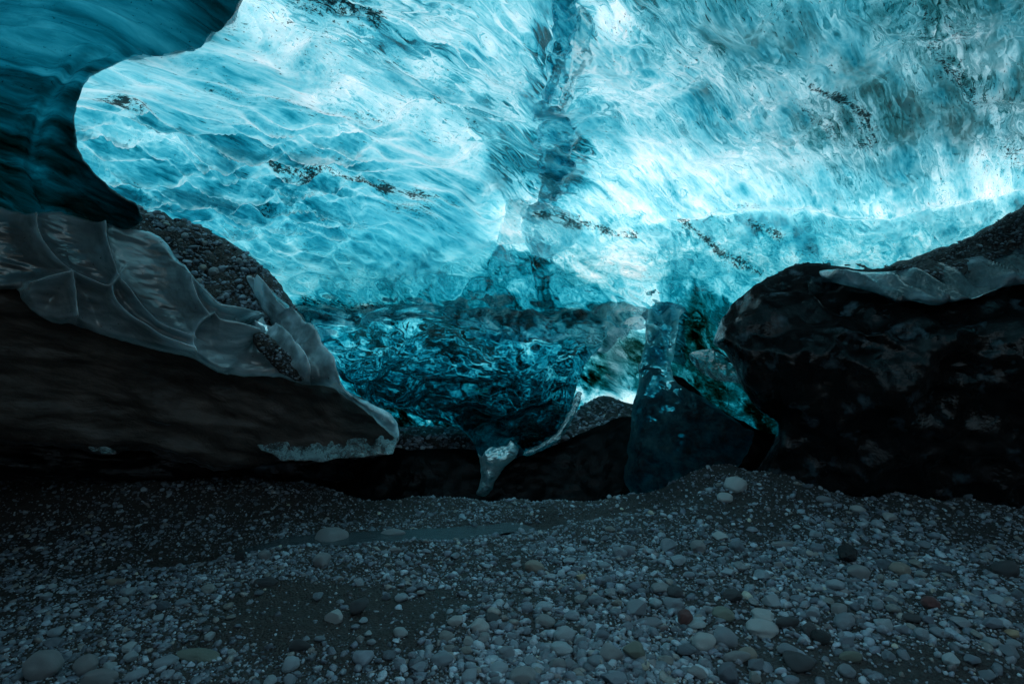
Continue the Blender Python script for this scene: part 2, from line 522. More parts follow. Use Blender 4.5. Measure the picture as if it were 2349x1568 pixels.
# ------------------------------------------------------------------ ice ceiling
LEV = np.array([0, 1, 2, 3, 4, 5, 6, 7, 8, 9, 10.0])
THK = np.array([8.0, 5.5, 4.0, 3.0, 2.05, 1.3, 0.78, 0.45, 0.25, 0.11, 0.02])
CTRL = [  # (image x, image y, clarity 0-10, greyness 0-1)
    (0, 0, 6, .1), (300, 0, 7, .1), (600, 0, 8, .1), (760, 10, 6.5, .2), (900, 0, 7, .1), (1050, 0, 8, .1), (1200, 0, 7, .1), (1350, 0, 6.5, .3), (1500, 0, 5.5, .5), (1650, 0, 5, .6), (1800, 0, 5.2, .35), (1950, 0, 5.2, .3), (2100, 0, 4.6, .7), (2250, 0, 5, .8), (2400, 0, 5, .8),
    (450, 100, 8, .1), (600, 100, 9, .2), (740, 110, 8.7, .1), (900, 100, 7.6, .1), (1050, 100, 8.4, .1), (1200, 90, 8, .1), (1280, 110, 5.2, 0), (1360, 100, 9, .1), (1500, 100, 7, .4), (1650, 110, 5.3, .8), (1800, 100, 5.4, .7), (1950, 100, 5.2, .6), (2100, 110, 5.3, .8), (2250, 90, 5, .9), (2400, 100, 5, .9),
    (200, 190, 8, 0), (300, 200, 7.6, 0), (450, 200, 7.2, 0), (600, 190, 8.2, .2), (760, 210, 9.2, .1), (900, 200, 8, .1), (1050, 200, 7.6, .1), (1190, 210, 8.2, .1), (1275, 200, 5.6, 0), (1350, 200, 9, .1), (1500, 200, 7.6, .3), (1650, 200, 7, .5), (1800, 200, 5.9, .7), (1950, 200, 5.2, .8), (2100, 200, 5.2, .8), (2250, 210, 4.8, .9), (2400, 200, 4.8, .9),
    (200, 300, 7.5, 0), (320, 300, 8.1, 0), (450, 300, 7.7, 0), (600, 300, 7.3, 0), (750, 290, 8.1, .1), (900, 250, 9, .1), (1000, 290, 8.8, .2), (1100, 290, 6.4, .3), (1200, 300, 6.5, .2), (1275, 330, 4.8, 0), (1380, 300, 6.6, .2), (1500, 300, 8.2, .2), (1650, 290, 6.8, .4), (1800, 290, 5.5, .8), (1930, 290, 4.6, .9), (2050, 310, 5, .8), (2200, 300, 5, .9), (2400, 300, 5, .9),
    (200, 400, 7.5, 0), (330, 400, 7.6, 0), (450, 400, 7.1, 0), (600, 400, 6.8, 0), (750, 400, 7.1, 0), (880, 370, 7.1, 0), (960, 400, 7.9, .1), (1070, 390, 8.6, .1), (1130, 410, 5.5, .5), (1200, 380, 6.1, .2), (1290, 420, 5.5, 0), (1390, 400, 8.4, .1), (1500, 400, 8.8, .1), (1650, 390, 8.2, .2), (1800, 380, 7, .5), (1950, 370, 5.9, .7), (2100, 380, 6.5, .6), (2250, 390, 8, .3), (2400, 370, 7.6, .3),
    (350, 480, 6.4, 0), (470, 500, 6.3, 0), (600, 500, 5.9, 0), (750, 480, 6.3, 0), (880, 460, 5.6, 0), (960, 500, 5.5, 0), (1060, 500, 5.7, 0), (1170, 510, 9.6, 0), (1240, 500, 7.6, .1), (1330, 490, 8.8, .1), (1450, 480, 9.2, 0), (1600, 460, 8.8, 0), (1760, 455, 8.2, .1), (1900, 455, 7.8, .1), (2050, 450, 7.6, .2), (2200, 440, 8.0, .3), (2280, 430, 9, .2), (2400, 420, 8, .2),
    (1600, 520, 6.6, 0), (1750, 530, 6.1, 0), (1900, 530, 6.3, 0), (2050, 530, 6.4, 0), (2200, 510, 6.3, .2), (2330, 490, 6, .3),
    (450, 560, 6.5, 0), (600, 600, 6.2, 0), (700, 640, 5.9, 0), (750, 580, 5.5, 0), (880, 570, 5.2, 0), (1040, 580, 5.8, 0), (1130, 590, 5.6, 0), (1220, 590, 5.7, 0), (1310, 560, 8, .1), (1370, 600, 9, 0), (1450, 610, 9.2, 0), (1440, 570, 8.7, 0), (1550, 600, 6.2, 0), (1640, 580, 6.8, 0), (1720, 600, 6.4, 0), (1800, 570, 6.2, 0), (1900, 590, 6.5, 0), (2050, 590, 6.6, 0),
    (700, 690, 4.6, 0), (760, 640, 5.0, 0), (900, 630, 4.7, 0), (1050, 640, 4.9, 0), (1180, 630, 4.7, 0), (1290, 640, 4.6, 0), (1380, 670, 4.5, 0), (1460, 665, 8, 0), (1560, 660, 5.4, 0), (1640, 650, 5.9, 0), (1700, 650, 5.4, 0),
    (800, 700, 4.3, .1), (950, 700, 4.3, .1), (1100, 700, 4.4, .1), (1250, 700, 4.3, 0), (800, 660, 4.5, 0), (980, 610, 4.8, 0), (1230, 610, 4.9, 0), (860, 610, 4.9, 0), (1350, 710, 3.9, 0), (1600, 700, 3.4, .4), (1600, 740, 2.6, .5), (1600, 780, 2.7, .6), (1660, 720, 3.3, .1), (1620, 860, 2.7, .5), (1680, 930, 2.4, .3), (1580, 840, 2.8, .5), (1740, 960, 2.2, .2),
    (1445, 745, 8, .2), (1465, 735, 8.4, 0), (1430, 775, 4.4, .8), (1440, 800, 3.4, 1), (1400, 830, 4, .8), (1420, 850, 4.2, .7), (1390, 880, 4.4, .6), (1440, 885, 4.6, .5), (1400, 912, 8.4, .1), (1440, 918, 8.4, .1),
    (800, 800, 3.9, 0), (1000, 800, 3.9, 0), (1200, 800, 4.1, 0), (1300, 850, 4.0, 0), (900, 900, 3.4, 0), (1100, 900, 3.4, 0), (1250, 960, 3, 0), (1000, 1000, 2, 0), (1500, 1000, 2, 0),
    (-300, 100, 6, .1), (-300, 500, 5, 0), (-300, 900, 2, 0), (2700, 100, 5, .8), (2700, 500, 5, .4), (2700, 900, 1, 0), (300, 900, 1, 0), (2000, 900, 1, 0), (600, 1000, 1, 0),
    (0, -300, 6, .1), (700, -300, 7, .1), (1400, -300, 6.5, .2), (2100, -300, 5.5, .5), (0, -700, 6, .1), (1200, -700, 6.5, .1), (2300, -700, 5.5, .4),
]
CT = np.array(CTRL, float)


def control(px, py):
    w = 0; l = 0; g = 0
    for x, y, a, b in CT:
        k = 1.0 / (((px - x) ** 2 + (1.35 * (py - y)) ** 2) + 500.0) ** 1.7
        w = w + k; l = l + k * a; g = g + k * b
    return l / w, g / w


LOBE = spline([(560, -40), (640, 40), (720, 110), (800, 165), (880, 205), (960, 250), (1030, 290), (1085, 335), (1110, 380), (1140, 430), (1158, 470), (1150, 520), (1135, 570), (1080, 640)], False, 5)
FIN = spline([(1322, -120), (1320, 0), (1312, 70), (1296, 130), (1270, 200), (1250, 260), (1243, 320), (1238, 380), (1225, 440), (1205, 500), (1210, 560), (1216, 590)], False, 5)
LIP = spline([(1480, 520), (1600, 505), (1750, 492), (1900, 486), (2050, 484), (2200, 470), (2349, 452), (2600, 430)], False, 5)
WEDGE = spline([(1296, 592), (1340, 630), (1400, 665), (1470, 700), (1530, 716)], False, 5)
SHELF_LINE = spline([(640, 690), (760, 705), (900, 712), (1050, 706), (1180, 712), (1300, 722), (1400, 735)], False, 5)


def ceil_depth(px, py):
    H = 1.65 + 0.00012 * (px - 1200)
    t = np.clip(CY - py, 30, None)
    droof = F * H / t
    wall = 6.5 + 0.9 * smooth(py, 640, 980) + 0.25 * np.sin(px / 330.0) - 0.5 * smooth(px, 1500, 2300) - 0.9 * smooth(px, 900, 200)
    side = 6.2 / (np.abs(px - CX) / F + 0.05)
    k = 5.0
    D = (droof ** -k + wall ** -k + side ** -k) ** (-1 / k)
    return D


def ceil_fields(px, py, P):
    dl, sl, _ = seg_dist(px, py, LOBE)
    left = np.where((sl > 0), 1.0, 0.0)                                   # inside the smooth left lobe
    left = np.where(dl < 400, left, (px < 900).astype(float))
    left = left * smooth(px, 1300, 1150)
    return dl, sl, left


def ceil_relief(px, py, P):
    dl, sl, left = ceil_fields(px, py, P)
    h = 0.10 * fbm(P / 0.9, 3, 3)
    inlobe = np.where(sl > 0, 1, -1) * dl
    lob = smooth(inlobe, -14, 44) * smooth(px, 1250, 1150) * smooth(py, 720, 560)
    h = h + 0.11 * lob + 0.03 * np.exp(-(inlobe - 25) ** 2 / 900.0) * smooth(px, 1250, 1150)
    # swirl side: scallops and folds stretched along the flow
    wp = P + 0.045 * np.stack([fbm(P / 0.35, 2, 31), fbm(P / 0.35, 2, 32), fbm(P / 0.35, 2, 33)], -1)
    f1, f2 = worley(flow(wp, 0.80, 0.23), 5)
    g1, g2 = worley(flow(wp + 3.0, 0.34, 0.085), 9)
    global CREST
    CREST = (1 - smooth(f2 - f1, 0.0, 0.10)) * 0.7 + (1 - smooth(g2 - g1, 0.0, 0.16)) * 0.5
    dfin, _, _ = seg_dist(px, py, FIN)
    sw = (1 - lob) * (1 - 0.4 * smooth(px, 1450, 1800)) * (0.35 + 0.65 * smooth(dfin, 15, 80))
    h = h + sw * (-0.10 * (0.9 - f1) - 0.028 * (0.9 - g1) + 0.05 * ridged(flow(wp, 1.0, 0.15), 2, 14) * 0.5)
    # lobe side: pillow-like rolls
    p1, p2 = worley(flow(wp, 0.60, 0.19), 25)
    pil = smooth(p2 - p1, -0.05, 0.55)
    pm = smooth(py, 130, 290) * smooth(py, 760, 520) * smooth(px, 980, 760)
    r1, r2 = worley(flow(wp + 7.0, 0.30, 0.09), 27)
    h = h + lob * (0.03 * fbm(flow(P, 0.6, 0.15), 3, 44)) + lob * pm * (0.13 * pil + 0.03 * smooth(r2 - r1, -0.05, 0.5))
    # hanging fin in the middle
    df, sf, tf = seg_dist(px, py, FIN)
    asym = np.where(sf > 0, 1, -1) * df
    fin = np.exp(-(asym / np.where(asym > 0, 60, 110)) ** 2) * smooth(tf, -0.05, 0.1)
    h = h + 0.09 * fin
    # rounded lip over the recessed band on the right
    dp, sp, _ = seg_dist(px, py, LIP)
    sgn = np.where(sp > 0, 1, -1) * dp
    lip = smooth(-sgn, -10, 26) * np.exp(-dp / 130.0) * smooth(px, 1480, 1600)
    h = h + 0.16 * lip
    dw, sw_, _ = seg_dist(px, py, WEDGE)
    sg = np.where(sw_ > 0, 1, -1) * dw
    h = h + 0.16 * smooth(-sg, -6, 24) * np.exp(-dw / 90.0) * smooth(px, 1250, 1320)
    ds, ss, _ = seg_dist(px, py, SHELF_LINE)
    sg = np.where(ss > 0, 1, -1) * ds + 20 * fbm(np.stack([px / 70, py / 70, 0 * px], -1), 3, 19)
    h = h + 0.22 * smooth(-sg, -8, 30) * np.exp(-ds / 90.0)
    return h


DIRT = [  # black silt seams: line, half width, strength
    ([(208, 168), (240, 174), (282, 182)], 9, 1.0), ([(282, 182), (345, 200), (370, 212), (410, 222)], 6, .75), ([(430, 240), (452, 258), (470, 252)], 9, .5),
    ([(590, 288), (615, 300), (625, 312), (660, 325), (700, 345), (745, 355), (790, 372), (850, 385), (890, 390)], 8, 1.0), ([(880, 392), (960, 410), (1040, 430), (1100, 448)], 5, .6),
    ([(900, 440), (950, 460), (985, 455)], 24, .42), ([(1225, 455), (1280, 475), (1340, 500), (1400, 522), (1450, 535)], 6, .95), ([(470, 130), (560, 150), (700, 185), (830, 215), (900, 240)], 12, .42),
    ([(690, 10), (740, 25), (800, 45), (860, 70)], 18, .72), ([(1560, 500), (1640, 570), (1700, 610), (1740, 625)], 7, .8), ([(1690, 600), (1720, 618)], 10, .8),
    ([(2120, 110), (2200, 190), (2260, 230), (2300, 300), (2340, 380)], 22, .5), ([(2040, 20), (2110, 40), (2200, 90)], 22, .6), ([(1860, 190), (1910, 230), (1950, 260), (1990, 280)], 7, .9),
    ([(1760, 140), (1810, 210), (1880, 280), (1920, 320)], 14, .5), ([(1930, 290), (2000, 300), (1960, 360)], 16, .5), ([(1350, 30), (1420, 50), (1500, 110), (1560, 160)], 14, .5),
    ([(700, 690), (760, 698), (830, 702), (900, 708)], 12, .85), ([(330, 492), (420, 520), (520, 560), (640, 600), (720, 610)], 9, .55), ([(1000, 230), (1080, 300), (1160, 330)], 10, .5),
    ([(1830, 590), (1860, 570)], 12, .6), ([(1720, 520), (1790, 545)], 8, .7), ([(1640, 440), (1700, 470), (1730, 480)], 10, .5), ([(560, 395), (640, 430), (720, 445)], 6, .5),
]


def build_ceiling():
    xs = np.concatenate([np.linspace(-900, -30, 30), np.arange(0, 2352, 4.0), np.linspace(2380, 3250, 30)])
    ys = np.concatenate([np.linspace(-800, -30, 28), np.arange(0, 760, 4.0), np.arange(764, 1075, 8.0)])
    gx, gy = np.meshgrid(xs, ys)
    P0 = at(gx, gy, ceil_depth(gx, gy))
    N = grid_normals(P0)
    h = ceil_relief(gx, gy, P0)
    P = P0 + N * h[..., None]
    dirt = np.zeros(gx.shape)
    dlo, slo, _ = seg_dist(gx, gy, LOBE)
    bb = np.where(slo > 0, 1, -1) * dlo
    lobe_m = smooth(bb, -10, 90) * smooth(gx, 1230, 1080) * smooth(gy, 690, 540)
    milk = lobe_m * np.clip(0.50 + 0.35 * fbm(flow(P0, 0.9, 0.25), 2, 66), 0.2, 0.8)
    rest = np.clip(0.20 + 0.26 * fbm(flow(P0, 1.1, 0.16), 3, 68), 0.04, 0.6)
    milk = milk + (1 - lobe_m) * rest * smooth(gy, 640, 540)
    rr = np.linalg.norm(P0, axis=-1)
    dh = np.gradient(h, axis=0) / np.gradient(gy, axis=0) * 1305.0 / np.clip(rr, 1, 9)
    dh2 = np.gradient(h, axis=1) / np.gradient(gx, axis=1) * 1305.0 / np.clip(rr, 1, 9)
    crest = CREST
    lace = fbm(flow(P0 + 0.03 * np.stack([fbm(P0 / 0.3, 2, 34)] * 3, -1), 0.8, 0.09), 4, 67)
    ti = np.clip(0.36 + 0.60 * dh + 0.25 * dh2 + 0.36 * lace - 0.42 * crest * (1 - lobe_m), 0.0, 1.6) * np.clip(milk * 1.6, 0, 1) + 0.02  # pillow shading from the relief slope is put into this thickness
    for line, w, s in DIRT:
        d, _, _ = seg_dist(gx, gy, spline(line, False, 4) if len(line) > 2 else line)
        jit = 6 * fbm(np.stack([gx / 40, gy / 40, 0 * gx], -1), 2, 88)
        dirt = np.maximum(dirt, 0.86 * s * np.exp(-((d + jit) / (w * 1.7)) ** 2))
    faces = grid_faces(*gx.shape)
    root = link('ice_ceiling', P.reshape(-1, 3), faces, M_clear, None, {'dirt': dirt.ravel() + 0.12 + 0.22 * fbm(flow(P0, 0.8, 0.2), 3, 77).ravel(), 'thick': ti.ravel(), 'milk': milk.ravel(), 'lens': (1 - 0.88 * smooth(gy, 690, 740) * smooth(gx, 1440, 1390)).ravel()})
    tag(root, kind='structure')
    # the backlit firn above the clear ice
    xs = np.concatenate([np.linspace(-900, -30, 30), np.arange(0, 2352, 6.0), np.linspace(2380, 3250, 30)])
    ys = np.concatenate([np.linspace(-800, -30, 28), np.arange(0, 1075, 6.0)])
    gx, gy = np.meshgrid(xs, ys)
    P0 = at(gx, gy, ceil_depth(gx, gy))
    N = grid_normals(P0)
    v = P0 - np.array([0, 0, CZ]); v /= np.linalg.norm(v, axis=-1, keepdims=True)
    ci = np.clip(-(v * N).sum(-1), 0.12, 1)
    eta = 1 / 1.31
    k = np.sqrt(1 - eta ** 2 * (1 - ci ** 2))
    rd = eta * v + (eta * ci - k)[..., None] * N
    T = 0.34 + 0.06 * fbm(P0 / 0.8, 2, 71)
    T = T * (1 - 0.8 * smooth(gy, 690, 750) * smooth(gx, 1440, 1380))
    P = P0 + rd * (T / k)[..., None]
    lev, grey = control(gx, gy)
    # levels step up and down along the fin, lobe and lip lines
    df, sf, tf = seg_dist(gx, gy, FIN)
    a = np.where(sf > 0, 1, -1) * df
    up = smooth(tf, 0.55, 0.35)
    lev = lev - 2.6 * smooth(a, -1, 9) * np.exp(-np.clip(a, 0, 99) / 30.0) * up - 2.4 * smooth(a, 1, -8) * np.exp(-np.clip(-a, 0, 199) / 42.0) * (1 - up)
    lev = lev + 1.4 * smooth(a, 2, -6) * np.exp(-np.clip(-a, 0, 99) / 26.0) * up + 0.8 * smooth(a, -2, 6) * np.exp(-np.clip(a, 0, 99) / 30.0) * (1 - up)
    dl, sl, _ = seg_dist(gx, gy, LOBE)
    b = np.where(sl > 0, 1, -1) * dl
    lev = lev + 0.4 * smooth(b, -2, 8) * np.exp(-np.clip(b, 0, 200) / 30.0) - 1.5 * smooth(b, 2, -8) * np.exp(-np.clip(-b, 0, 200) / 36.0)
    dp, sp, _ = seg_dist(gx, gy, LIP)
    c = np.where(sp > 0, 1, -1) * dp
    lev = lev + 0.35 * np.exp(-((c + 14) / 13.0) ** 2) - 0.5 * np.exp(-((c - 16) / 16.0) ** 2)
    # relief shading put into the thickness: upper edges brighter, lower ones darker
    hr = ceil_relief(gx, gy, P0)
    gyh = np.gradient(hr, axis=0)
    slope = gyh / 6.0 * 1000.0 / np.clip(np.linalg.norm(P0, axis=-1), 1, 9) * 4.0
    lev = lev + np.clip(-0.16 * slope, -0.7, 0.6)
    lev = lev + 0.15 + 0.6 * smooth(b, -10, 90) * smooth(gx, 1230, 1080) * smooth(gy, 760, 620)
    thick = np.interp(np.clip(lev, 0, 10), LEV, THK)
    swirl = smooth(b, 20, -20) * 0.9 + 0.1
    swirl = np.where(gy > 600, 0.3 + 0.9 * smooth(gy, 680, 730) * smooth(gx, 1400, 1340), swirl * (1 - 0.45 * smooth(gx, 1450, 1850)))
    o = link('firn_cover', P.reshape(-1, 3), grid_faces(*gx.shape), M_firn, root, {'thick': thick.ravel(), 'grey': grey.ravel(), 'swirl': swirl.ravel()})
    return root


build_ceiling()


# roof and walls of the cave round and behind the viewpoint
def build_rear():
    xs = np.arange(-9, 9.01, 0.25); ys = np.arange(6.5, -6.01, -0.25)
    gx, gy = np.meshgrid(xs, ys)
    z = 3.02 + 0.12 * fbm(np.stack([gx, gy, 0 * gx], -1) / 1.2, 3, 81)
    P = np.stack([gx, gy, z], -1)
    fc = grid_faces(*gx.shape)
    c = P.reshape(-1, 3)[fc].mean(1)
    keep = ~((np.abs(c[:, 0]) < 1.58 * c[:, 1] - 0.1) & (c[:, 1] > 1.35))
    fc = fc[keep]
    o = link('cave_roof', P.reshape(-1, 3), fc, M_firn, None, {'thick': (0.12 + 5.0 * smooth(((gx - 1.5) / 3.4) ** 2 + ((gy - 0.3) / 3.0) ** 2, 0.6, 1.5)).ravel(), 'grey': np.full(gx.size, 0.0), 'swirl': np.full(gx.size, .3)})  # unseen roof, thinned in one patch to add fill light on the floor
    tag(o, kind='structure')
    a = np.linspace(math.radians(-20), math.radians(200), 90); zz = np.linspace(-0.5, 3.6, 24)
    ga, gz = np.meshgrid(a, zz)
    r = 6.0 + 0.3 * fbm(np.stack([np.cos(ga) * 3, np.sin(ga) * 3, gz], -1), 3, 82)
    P = np.stack([r * np.cos(ga) * 1.15, 0.6 - r * np.sin(ga), gz], -1)
    fc = grid_faces(*ga.shape); ca = ga.ravel()[fc].mean(1); cz = gz.ravel()[fc].mean(1)
    fc = fc[~((ca > math.radians(52)) & (ca < math.radians(112)) & (cz > 0.9) & (cz < 2.6 + 0.2 * np.sin(ca * 9)))]
    o = link('cave_wall', P.reshape(-1, 3), fc, M_wall)
    tag(o, kind='structure')


build_rear()


# ------------------------------------------------------------------ ground
def gh(X, Y):
    X = np.asarray(X, float); Y = np.asarray(Y, float)
    p = np.stack([X, Y, 0 * X], -1)
    h = 0.05 * fbm(p / 1.1, 3, 91) + 0.018 * fbm(p / 0.22, 3, 95)
    h = h + 0.30 * np.exp(-(((X - 1.80) / 0.62) ** 2 + ((Y - 4.45) / 0.42) ** 2))            # mound under the boulder
    h = h + 0.13 * np.exp(-(((X - 3.0) / 1.1) ** 2 + ((Y - 4.5) / 0.55) ** 2))
    h = h + 0.10 * smooth(X, 2.2, 4.2) * smooth(Y, 3.4, 4.4)
    # bank beyond the stream on the left
    ys = 4.02 + 0.16 * np.sin((X + 1.4) * 1.1) + 0.11 * (X + 0.6)
    h = h + (0.06 + 0.12 * smooth(X, -1.0, -1.7)) * smooth(Y, ys + 0.10, ys + 0.5) * smooth(X, 0.35, -0.5)
    h = h + 0.16 * smooth(X, -1.2, -3.0) * smooth(Y, 3.3, 4.2)
    # stream bed
    h = h - 0.07 * np.exp(-((Y - stream_y(X)) / 0.13) ** 2) * smooth(X, -2.6, -1.9)
    h = h - 0.04 * smooth(Y, 2.9, 2.0) * smooth(X, 0.6, 1.6)
    h = h - 0.60 * smooth(Y, 4.5, 5.1) * smooth(X, 1.9, 1.3)
    return h


def stream_y(X):
    X = np.asarray(X, float)
    return 3.86 + 0.26 * (X + 0.6) + 0.05 * np.sin(X * 3.0)


def hit(px, py, n=14):
    px = np.asarray(px, float); py = np.asarray(py, float)
    D = F * CZ / (py - CY)
    for _ in range(n):
        D2 = F * (CZ - gh((px - CX) / F * D, D)) / (py - CY)
        D = 0.5 * D + 0.5 * D2
    X = (px - CX) / F * D
    return X, D, gh(X, D)


def build_ground():
    xs = np.concatenate([np.arange(-9, -4.5, 0.2), np.arange(-4.5, 4.5, 0.025), np.arange(4.5, 9.01, 0.2)])
    ys = np.concatenate([np.arange(9, 6.0, -0.2), np.arange(6.0, 1.6, -0.025), np.arange(1.6, -6.6, -0.25)])
    gx, gy = np.meshgrid(xs, ys)
    P = np.stack([gx, gy, gh(gx, gy)], -1)
    o = link('gravel_ground', P.reshape(-1, 3), grid_faces(*gx.shape), M_ground)
    tag(o, kind='structure')
    # shallow meltwater
    t = np.arange(-2.2, 0.42, 0.03); w = np.linspace(1, -1, 9)
    gt, gw = np.meshgrid(t, w)
    wid = (0.15 + 0.035 * fbm(np.stack([gt / 0.2, np.sign(gw) * 3, 0 * gt], -1), 2, 97)) * smooth(gt, -2.2, -1.5) * smooth(gt, 0.42, -0.1)
    Y = stream_y(gt) + gw * wid
    zc = gh(t, stream_y(t))
    z = np.broadcast_to(zc + 0.035, gt.shape)
    # level it gently downstream
    z = np.broadcast_to(np.convolve(np.pad(zc, 12, 'edge'), np.ones(25) / 25, 'valid') + 0.045, gt.shape)
    z = z - 0.10 * (1 - smooth(gt, -2.2, -1.5) * smooth(gt, 0.42, -0.1))
    o = link('stream', np.stack([gt, Y, z], -1).reshape(-1, 3), grid_faces(*gt.shape), M_water)
    tag(o, kind='structure')


build_ground()


# ------------------------------------------------------------------ pebbles
def ico(sub):
    import bmesh
    bm = bmesh.new(); bmesh.ops.create_icosphere(bm, subdivisions=sub, radius=1.0)
    bm.verts.ensure_lookup_table()
    v = np.array([x.co[:] for x in bm.verts]); f = np.array([[y.index for y in x.verts] for x in bm.faces])
    bm.free()
    return v, f


ICO = {k: ico(k) for k in (1, 2, 3, 4)}


def pebble_shape(sub, seed, angular=False):
    v, f = ICO[sub]
    r = np.random.default_rng(seed)
    d = 1 + 0.22 * fbm(v * 0.9 + seed * 3.1, 2, seed)
    w = v * d[:, None]
    if angular:
        for _ in range(9):
            n = r.normal(size=3); n /= np.linalg.norm(n)
            k = r.uniform(0.45, 0.8)
            e = w @ n - k
            w = w - np.where(e > 0, e, 0)[:, None] * n * 0.92
        w = w * (1 + 0.02 * fbm(v * 5, 2, seed + 5))[:, None]
    else:
        for _ in range(3):
            n = r.normal(size=3); n /= np.linalg.norm(n)
            k = r.uniform(0.7, 0.9)
            e = w @ n - k
            w = w - np.where(e > 0, e, 0)[:, None] * n * 0.6
    return w, f


TONES = np.array([(0.055, 0.06, 0.068), (0.10, 0.105, 0.115), (0.15, 0.16, 0.17), (0.20, 0.21, 0.22), (0.08, 0.085, 0.10), (0.12, 0.105, 0.095), (0.16, 0.175, 0.195), (0.04, 0.042, 0.048), (0.09, 0.075, 0.075), (0.22, 0.19, 0.15)])
TONES = TONES * np.array([2.0, 2.3, 2.5])
TP = np.array([.20, .18, .13, .07, .16, .07, .07, .09, .03, .005]); TP = TP / TP.sum()


def rot_mats(n, r, tilt=0.35):
    a = r.uniform(0, 2 * np.pi, n); b = r.normal(0, tilt, n); c = r.normal(0, tilt, n)
    ca, sa, cb, sb, cc, sc = np.cos(a), np.sin(a), np.cos(b), np.sin(b), np.cos(c), np.sin(c)
    Z = np.zeros(n); O = np.ones(n)
    Rz = np.stack([ca, -sa, Z, sa, ca, Z, Z, Z, O], -1).reshape(n, 3, 3)
    Rx = np.stack([O, Z, Z, Z, cb, -sb, Z, sb, cb], -1).reshape(n, 3, 3)
    Ry = np.stack([cc, Z, sc, Z, O, Z, -sc, Z, cc], -1).reshape(n, 3, 3)
    return Rz @ Rx @ Ry


def scatter(name, pos, size, mat, parent=None, up=None, seed=3, sub=None, dark=1.0, flat=(0.45, 0.8)):
    """many small pebbles as one mesh"""
    r = np.random.default_rng(seed)
    V, Fc, T, base = [], [], [], 0
    n = len(pos)
    kind = r.integers(0, 14, n)
    for k in range(14):
        idx = np.where(kind == k)[0]
        for s_, m_ in ((1, size[idx] < 0.012), (2, size[idx] >= 0.012)):
            ii = idx[m_]
            if not len(ii):
                continue
            w, f = pebble_shape(s_, 100 + k, k % 5 != 0)
            sc = np.stack([r.uniform(0.85, 1.35, len(ii)), r.uniform(0.75, 1.0, len(ii)), r.uniform(flat[0], flat[1], len(ii))], -1) * size[ii][:, None]
            R = rot_mats(len(ii), r)
            q = np.einsum('nij,nvj->nvi', R, w[None] * sc[:, None, :]) + pos[ii][:, None, :]
            V.append(q.reshape(-1, 3))
            Fc.append((f[None] + (np.arange(len(ii)) * len(w))[:, None, None]).reshape(-1, 3) + base)
            base += len(ii) * len(w)
            t = TONES[r.choice(len(TONES), len(ii), p=TP)] * r.uniform(0.7, 1.3, (len(ii), 1)) * dark
            T.append(np.repeat(t, len(w), 0))
    return link(name, np.concatenate(V), np.concatenate(Fc), mat, parent, {'tone': np.concatenate(T)}, shade=False)


def build_gravel():
    N = 95000
    r = np.random.default_rng(5)
    Y = 1 / r.uniform(1 / 5.6, 1 / 1.85, N); px = r.uniform(-250, 2600, N)
    X = (px - CX) / F * Y; Z = gh(X, Y); py = CY + F * (CZ - Z) / Y
    dens = 0.5 + 0.5 * fbm(np.stack([X, Y, 0 * X], -1) / 0.55, 3, 120)
    sandy = smooth(px, 1750, 2150) * smooth(py, 1460, 1530) + 0.8 * np.exp(-(((px - 880) / 150) ** 2 + ((py - 1440) / 60) ** 2)) + .6 * smooth(py, 1240, 1190) * smooth(px, 1200, 1350) * smooth(px, 1900, 1600)
    ok = np.isfinite(Y) & (Y > 1.6) & (Y < 6.2) & (r.uniform(0, 1, N) < np.clip(0.10 + 0.85 * dens - 0.6 * sandy, 0.10, 1))
    ok &= ~((np.abs(Y - stream_y(X)) < 0.06) & (X > -2.2) & (X < 0.4))
    X, Y, Z = X[ok], Y[ok], Z[ok]
    s = np.clip(0.0062 * (1 - r.uniform(0, 1, len(X))) ** -0.45, 0.005, 0.032)
    s = s * (0.68 + 0.32 * smooth(X / Y, -0.35, 0.1))
    pos = np.stack([X, Y, Z + s * 0.12], -1)
    M = 42000
    Yf = 1 / r.uniform(1 / 5.3, 1 / 3.0, M); Xf = (r.uniform(-250, 2600, M) - CX) / F * Yf
    sf = np.clip(0.006 * (1 - r.uniform(0, 1, M)) ** -0.35, 0.005, 0.02)
    k = (r.uniform(0, 1, M) < 0.55 + 0.4 * fbm(np.stack([Xf, Yf, 0 * Xf], -1) / 0.3, 2, 121)) & ~((np.abs(Yf - stream_y(Xf)) < 0.07) & (Xf > -2.2) & (Xf < 0.4))
    Xf, Yf, sf = Xf[k], Yf[k], sf[k]
    pos = np.concatenate([pos, np.stack([Xf, Yf, gh(Xf, Yf) + sf * 0.1], -1)]); s = np.concatenate([s, sf])
    o = scatter('gravel', pos, s, M_grav, None, seed=8)
    tag(o, 'loose grey gravel and small pebbles covering the cave floor', 'gravel', kind='stuff')


build_gravel()

# ------------------------------------------------------------------ stones one can pick out
SHAPES = {}


def stone_mesh(kind, k):
    key = (kind, k)
    if key not in SHAPES:
        v, f = pebble_shape(4, 300 + abs(k) * 7 + (50 if kind == 'a' else 0), kind == 'a')
        me = bpy.data.meshes.new('stone')
        me.from_pydata(v.tolist(), [], f.tolist())
        me.polygons.foreach_set('use_smooth', np.ones(len(f), bool))
        me.materials.append(M_stone)
        SHAPES[key] = me
    return SHAPES[key]


TINTS = {'pale': (0.26, 0.28, 0.29), 'grey': (0.16, 0.17, 0.18), 'blue': (0.14, 0.165, 0.19), 'dark': (0.04, 0.042, 0.047), 'black': (0.016, 0.017, 0.019), 'tan': (0.28, 0.22, 0.15), 'red': (0.085, 0.035, 0.035), 'green': (0.12, 0.14, 0.12), 'warm': (0.18, 0.165, 0.145)}
TM = {k: mat_pebble('stone_' + k, False, tuple(2.2 * c_ for c_ in v), 0.25 if k == 'black' else 0.45) for k, v in TINTS.items()}
taken = []


